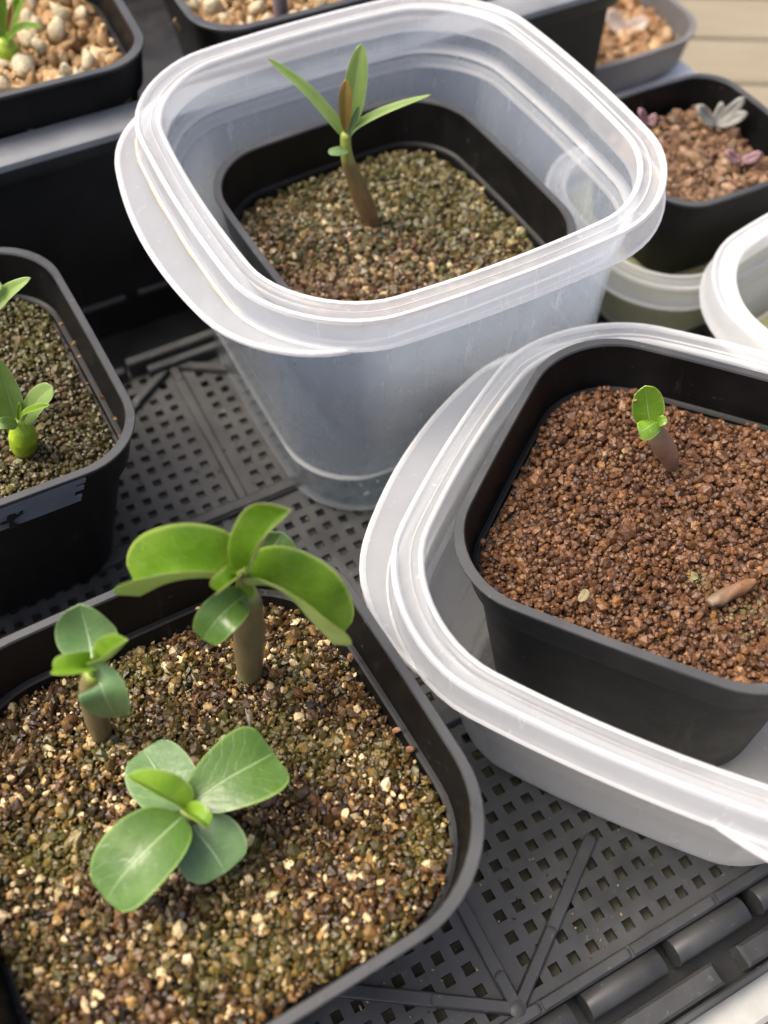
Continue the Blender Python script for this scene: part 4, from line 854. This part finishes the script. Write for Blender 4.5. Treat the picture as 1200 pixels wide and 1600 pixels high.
# rosette in pot E, woody stem in pot F
bE = hz(8, 80, 9.1); YE = bE[1]
pE = seedling('grassy_rosette', 'bright green grassy rosette rising from pumice stones in the crate', bE, cat='plant')
Pp = lambda x, y, dy=0.0, Y=YE: hy(x, y, Y + dy)
tube('base', [bE - [0, 0, .3], Pp(8, 72), Pp(8, 60)], [.5, .5, .3], M_BULB, pE)
leaf(pE, [Pp(12, 72, -.2), Pp(18, 55, -.3), Pp(38, 42, -.3), Pp(66, 42, -.3)], 0.22, (.1, -.4, 1), M_L1, M_L1B, p=0.3, q=0.45, fold=30)
leaf(pE, [Pp(8, 66), Pp(16, 40, .1), Pp(28, 10, .2), Pp(42, -25, .2)], 0.30, (-.3, -.8, .5), M_L1, M_L1B, p=0.3, q=0.5, fold=25)
leaf(pE, [Pp(4, 68), Pp(2, 40), Pp(2, 5), Pp(0, -30)], 0.28, (.2, -.8, .5), M_L1, M_L1B, p=0.3, q=0.5, fold=25)
leaf(pE, [Pp(2, 70), Pp(-15, 50), Pp(-40, 40)], 0.26, (.2, -.6, .8), M_L1, M_L1B, p=0.3, q=0.5, fold=25)
leaf(pE, [Pp(12, 50, -.3), Pp(17, 22, -.35), Pp(19, 5, -.3)], 0.13, (.1, -.9, .4), M_LDRY, M_LDRY, p=0.5, q=0.5, fold=40, name='dry_leaf')
attach(pE)
bF = hz(440, 45, 9.0); YF = bF[1]
pFs = seedling('woody_plant', 'bare grey-purple woody stem standing in pumice stones', bF, cat='plant')
tube('stem', [bF - [0, 0, .3], hy(439, 20, YF), hy(437, -30, YF), hy(436, -90, YF)], [.34, .30, .28, .25], M_GREY, pFs, wob=0.04)
attach(pFs)

# succulents
def succulent(label, x, y, z, leaves, mat, group):
    b_ = hz(x, y, z); e = seedling('succulent', label, b_, cat='succulent', group=group); Y = b_[1]
    for (tx, ty, dy, hw_) in leaves:
        t_ = hy(tx, ty, Y + dy); m_ = (b_ + t_) / 2 + np.array([0, 0, -.1])
        leaf(e, [b_, m_, t_], hw_, (0, -.6, .8), mat, mat, p=0.4, q=0.4, fold=25, th=0.16, nu=14, nv=7)
    attach(e)
succulent('pale grey succulent with splayed fleshy leaves on brown grit', 1117, 195, 5.6, [(1090, 165, -.1, .3), (1163, 152, .2, .27), (1168, 176, -.2, .26), (1128, 160, .3, .22)], M_LPALE, 'small succulents')
succulent('tiny pink succulent with two spread leaves on brown grit', 1158, 252, 5.6, [(1135, 236, 0, .22), (1190, 238, 0, .22)], M_LPINK, 'small succulents')
succulent('dull pinkish succulent against the wall of the black pot', 1012, 195, 5.6, [(1000, 170, 0, .2), (1025, 178, .2, .2)], M_LPINK, 'small succulents')
succulent('whitish succulent of two pointed leaves on orange grit', 975, 48, 2.9, [(948, 18, .3, .5), (1012, 30, .3, .42)], M_LWHITE, 'small succulents')

# ------------------------------------------------------------------ odds and ends lying about
def bit(name, label, cat, p, sz, c, mat=M_STONE, rot=None):
    V_, F_ = ST[random.randrange(6)]; o = mesh_obj(name, V_ * np.array(sz) * 2, F_, mat, cols=np.tile([*c, 0.2], (len(V_), 1)), smooth=False)
    o.location = [q * S for q in p]; o.rotation_euler = rot or (random.random(), random.random(), random.random() * 6); tag(o, label, cat); return o
bit('pebble', 'larger tan granule lodged on the pot ledge near the rounded corner', 'pebble', hz(643, 1170, 6.35), (.17, .12, .12), (0.30, 0.15, 0.08))
bit('pebble', 'small orange granule resting on the pot ledge above the larger tan one', 'pebble', hz(619, 1140, 6.35), (.10, .09, .08), (0.38, 0.20, 0.11))
bit('pebble', 'orange granule stuck on the ledge behind the tallest seedling', 'pebble', hz(309, 950, 6.45), (.09, .09, .07), (0.42, 0.22, 0.13))
bit('pebble', 'orange granule on the ledge under the drooping leaf tip', 'pebble', hz(547, 1027, 6.4), (.10, .08, .12), (0.36, 0.19, 0.10))
bit('pebble', 'yellowish round pebble on soil below the flat rosette', 'pebble', hz(424, 1398, 6.5), (.27, .25, .18), (0.42, 0.38, 0.20))
bit('pebble', 'dark blue-grey chip of stone on speckled soil', 'pebble', hz(488, 1100, 6.2), (.20, .24, .14), (0.03, 0.03, 0.03))
bit('bead', 'tiny red bead on speckled soil in the pot corner', 'bead', hz(115, 1566, 6.62), (.07, .07, .06), (0.6, 0.05, 0.06), M_RED)
bit('pebble', 'white chip against the pot wall on speckled soil', 'pebble', hz(18, 1460, 6.55), (.15, .14, .1), (0.6, 0.6, 0.58))
for k, (x, y, s_) in enumerate([(96, 506, .10), (115, 537, .09), (124, 557, .11), (136, 600, .08), (159, 621, .10), (181, 655, .09), (189, 682, .08)]):
    bit('pebble', 'orange granule stuck to the inner ledge of the ribbed pot', 'pebble', hz(x, y, 6.5), (s_, s_ * .9, s_ * .8), (0.27, 0.14, 0.06))['group'] = 'orange granules along the ribbed pot wall'
dl = leaf(None, [hz(78, 1382, 6.52), hz(108, 1378, 6.6), hz(146, 1372, 6.55)], 0.14, (0, 0, 1), M_LDRY, M_LDRY, p=0.5, q=0.4, fold=10, name='dry_leaf')
tag(dl, 'withered brown leaf shred lying on soil beside the rosette', 'dry leaf')
rt_ = tube('root', [hz(384, 1108, 6.35), hz(388, 1120, 6.6), hz(391, 1132, 6.5), hz(393, 1142, 6.15)], [.03, .045, .045, .03], M_LPALE, None, n_=12, m_=8)
tag(rt_, 'thin pale rootlet poking from soil between two seedlings', 'root')
sd_ = leaf(None, [hz(905, 940, 7.36), hz(913, 930, 7.42), hz(916, 921, 7.36)], 0.12, (0, 0, 1), M_HUSK, M_HUSK, p=0.4, q=0.4, fold=15, name='seed_husk', th=0.05)
tag(sd_, 'pale oval seed husk lying on the red-brown granules', 'husk')

gp = []
for (x, y, n_, sp_) in ((640, 1540, 30, 60), (780, 1400, 25, 90), (300, 700, 45, 90), (900, 1420, 18, 70), (450, 790, 22, 60), (620, 930, 15, 25)):
    for k in range(n_): gp.append(hz(x + rng.normal(0, sp_), y + rng.normal(0, sp_ * 0.6), 0.03))
gp = np.array(gp); n_ = len(gp)
V, Fc, Cc = grains(gp, rng.uniform(0.05, 0.12, n_), np.array([(0.12, 0.07, 0.035), (0.3, 0.22, 0.11), (0.06, 0.045, 0.03)])[rng.integers(0, 3, n_)], np.full(n_, 0.2))
tag(fast_mesh('loose_grit', V, Fc, Cc, M_SOIL), 'spilled grit crumbs scattered on the perforated tray floor', 'grit', kind='stuff')
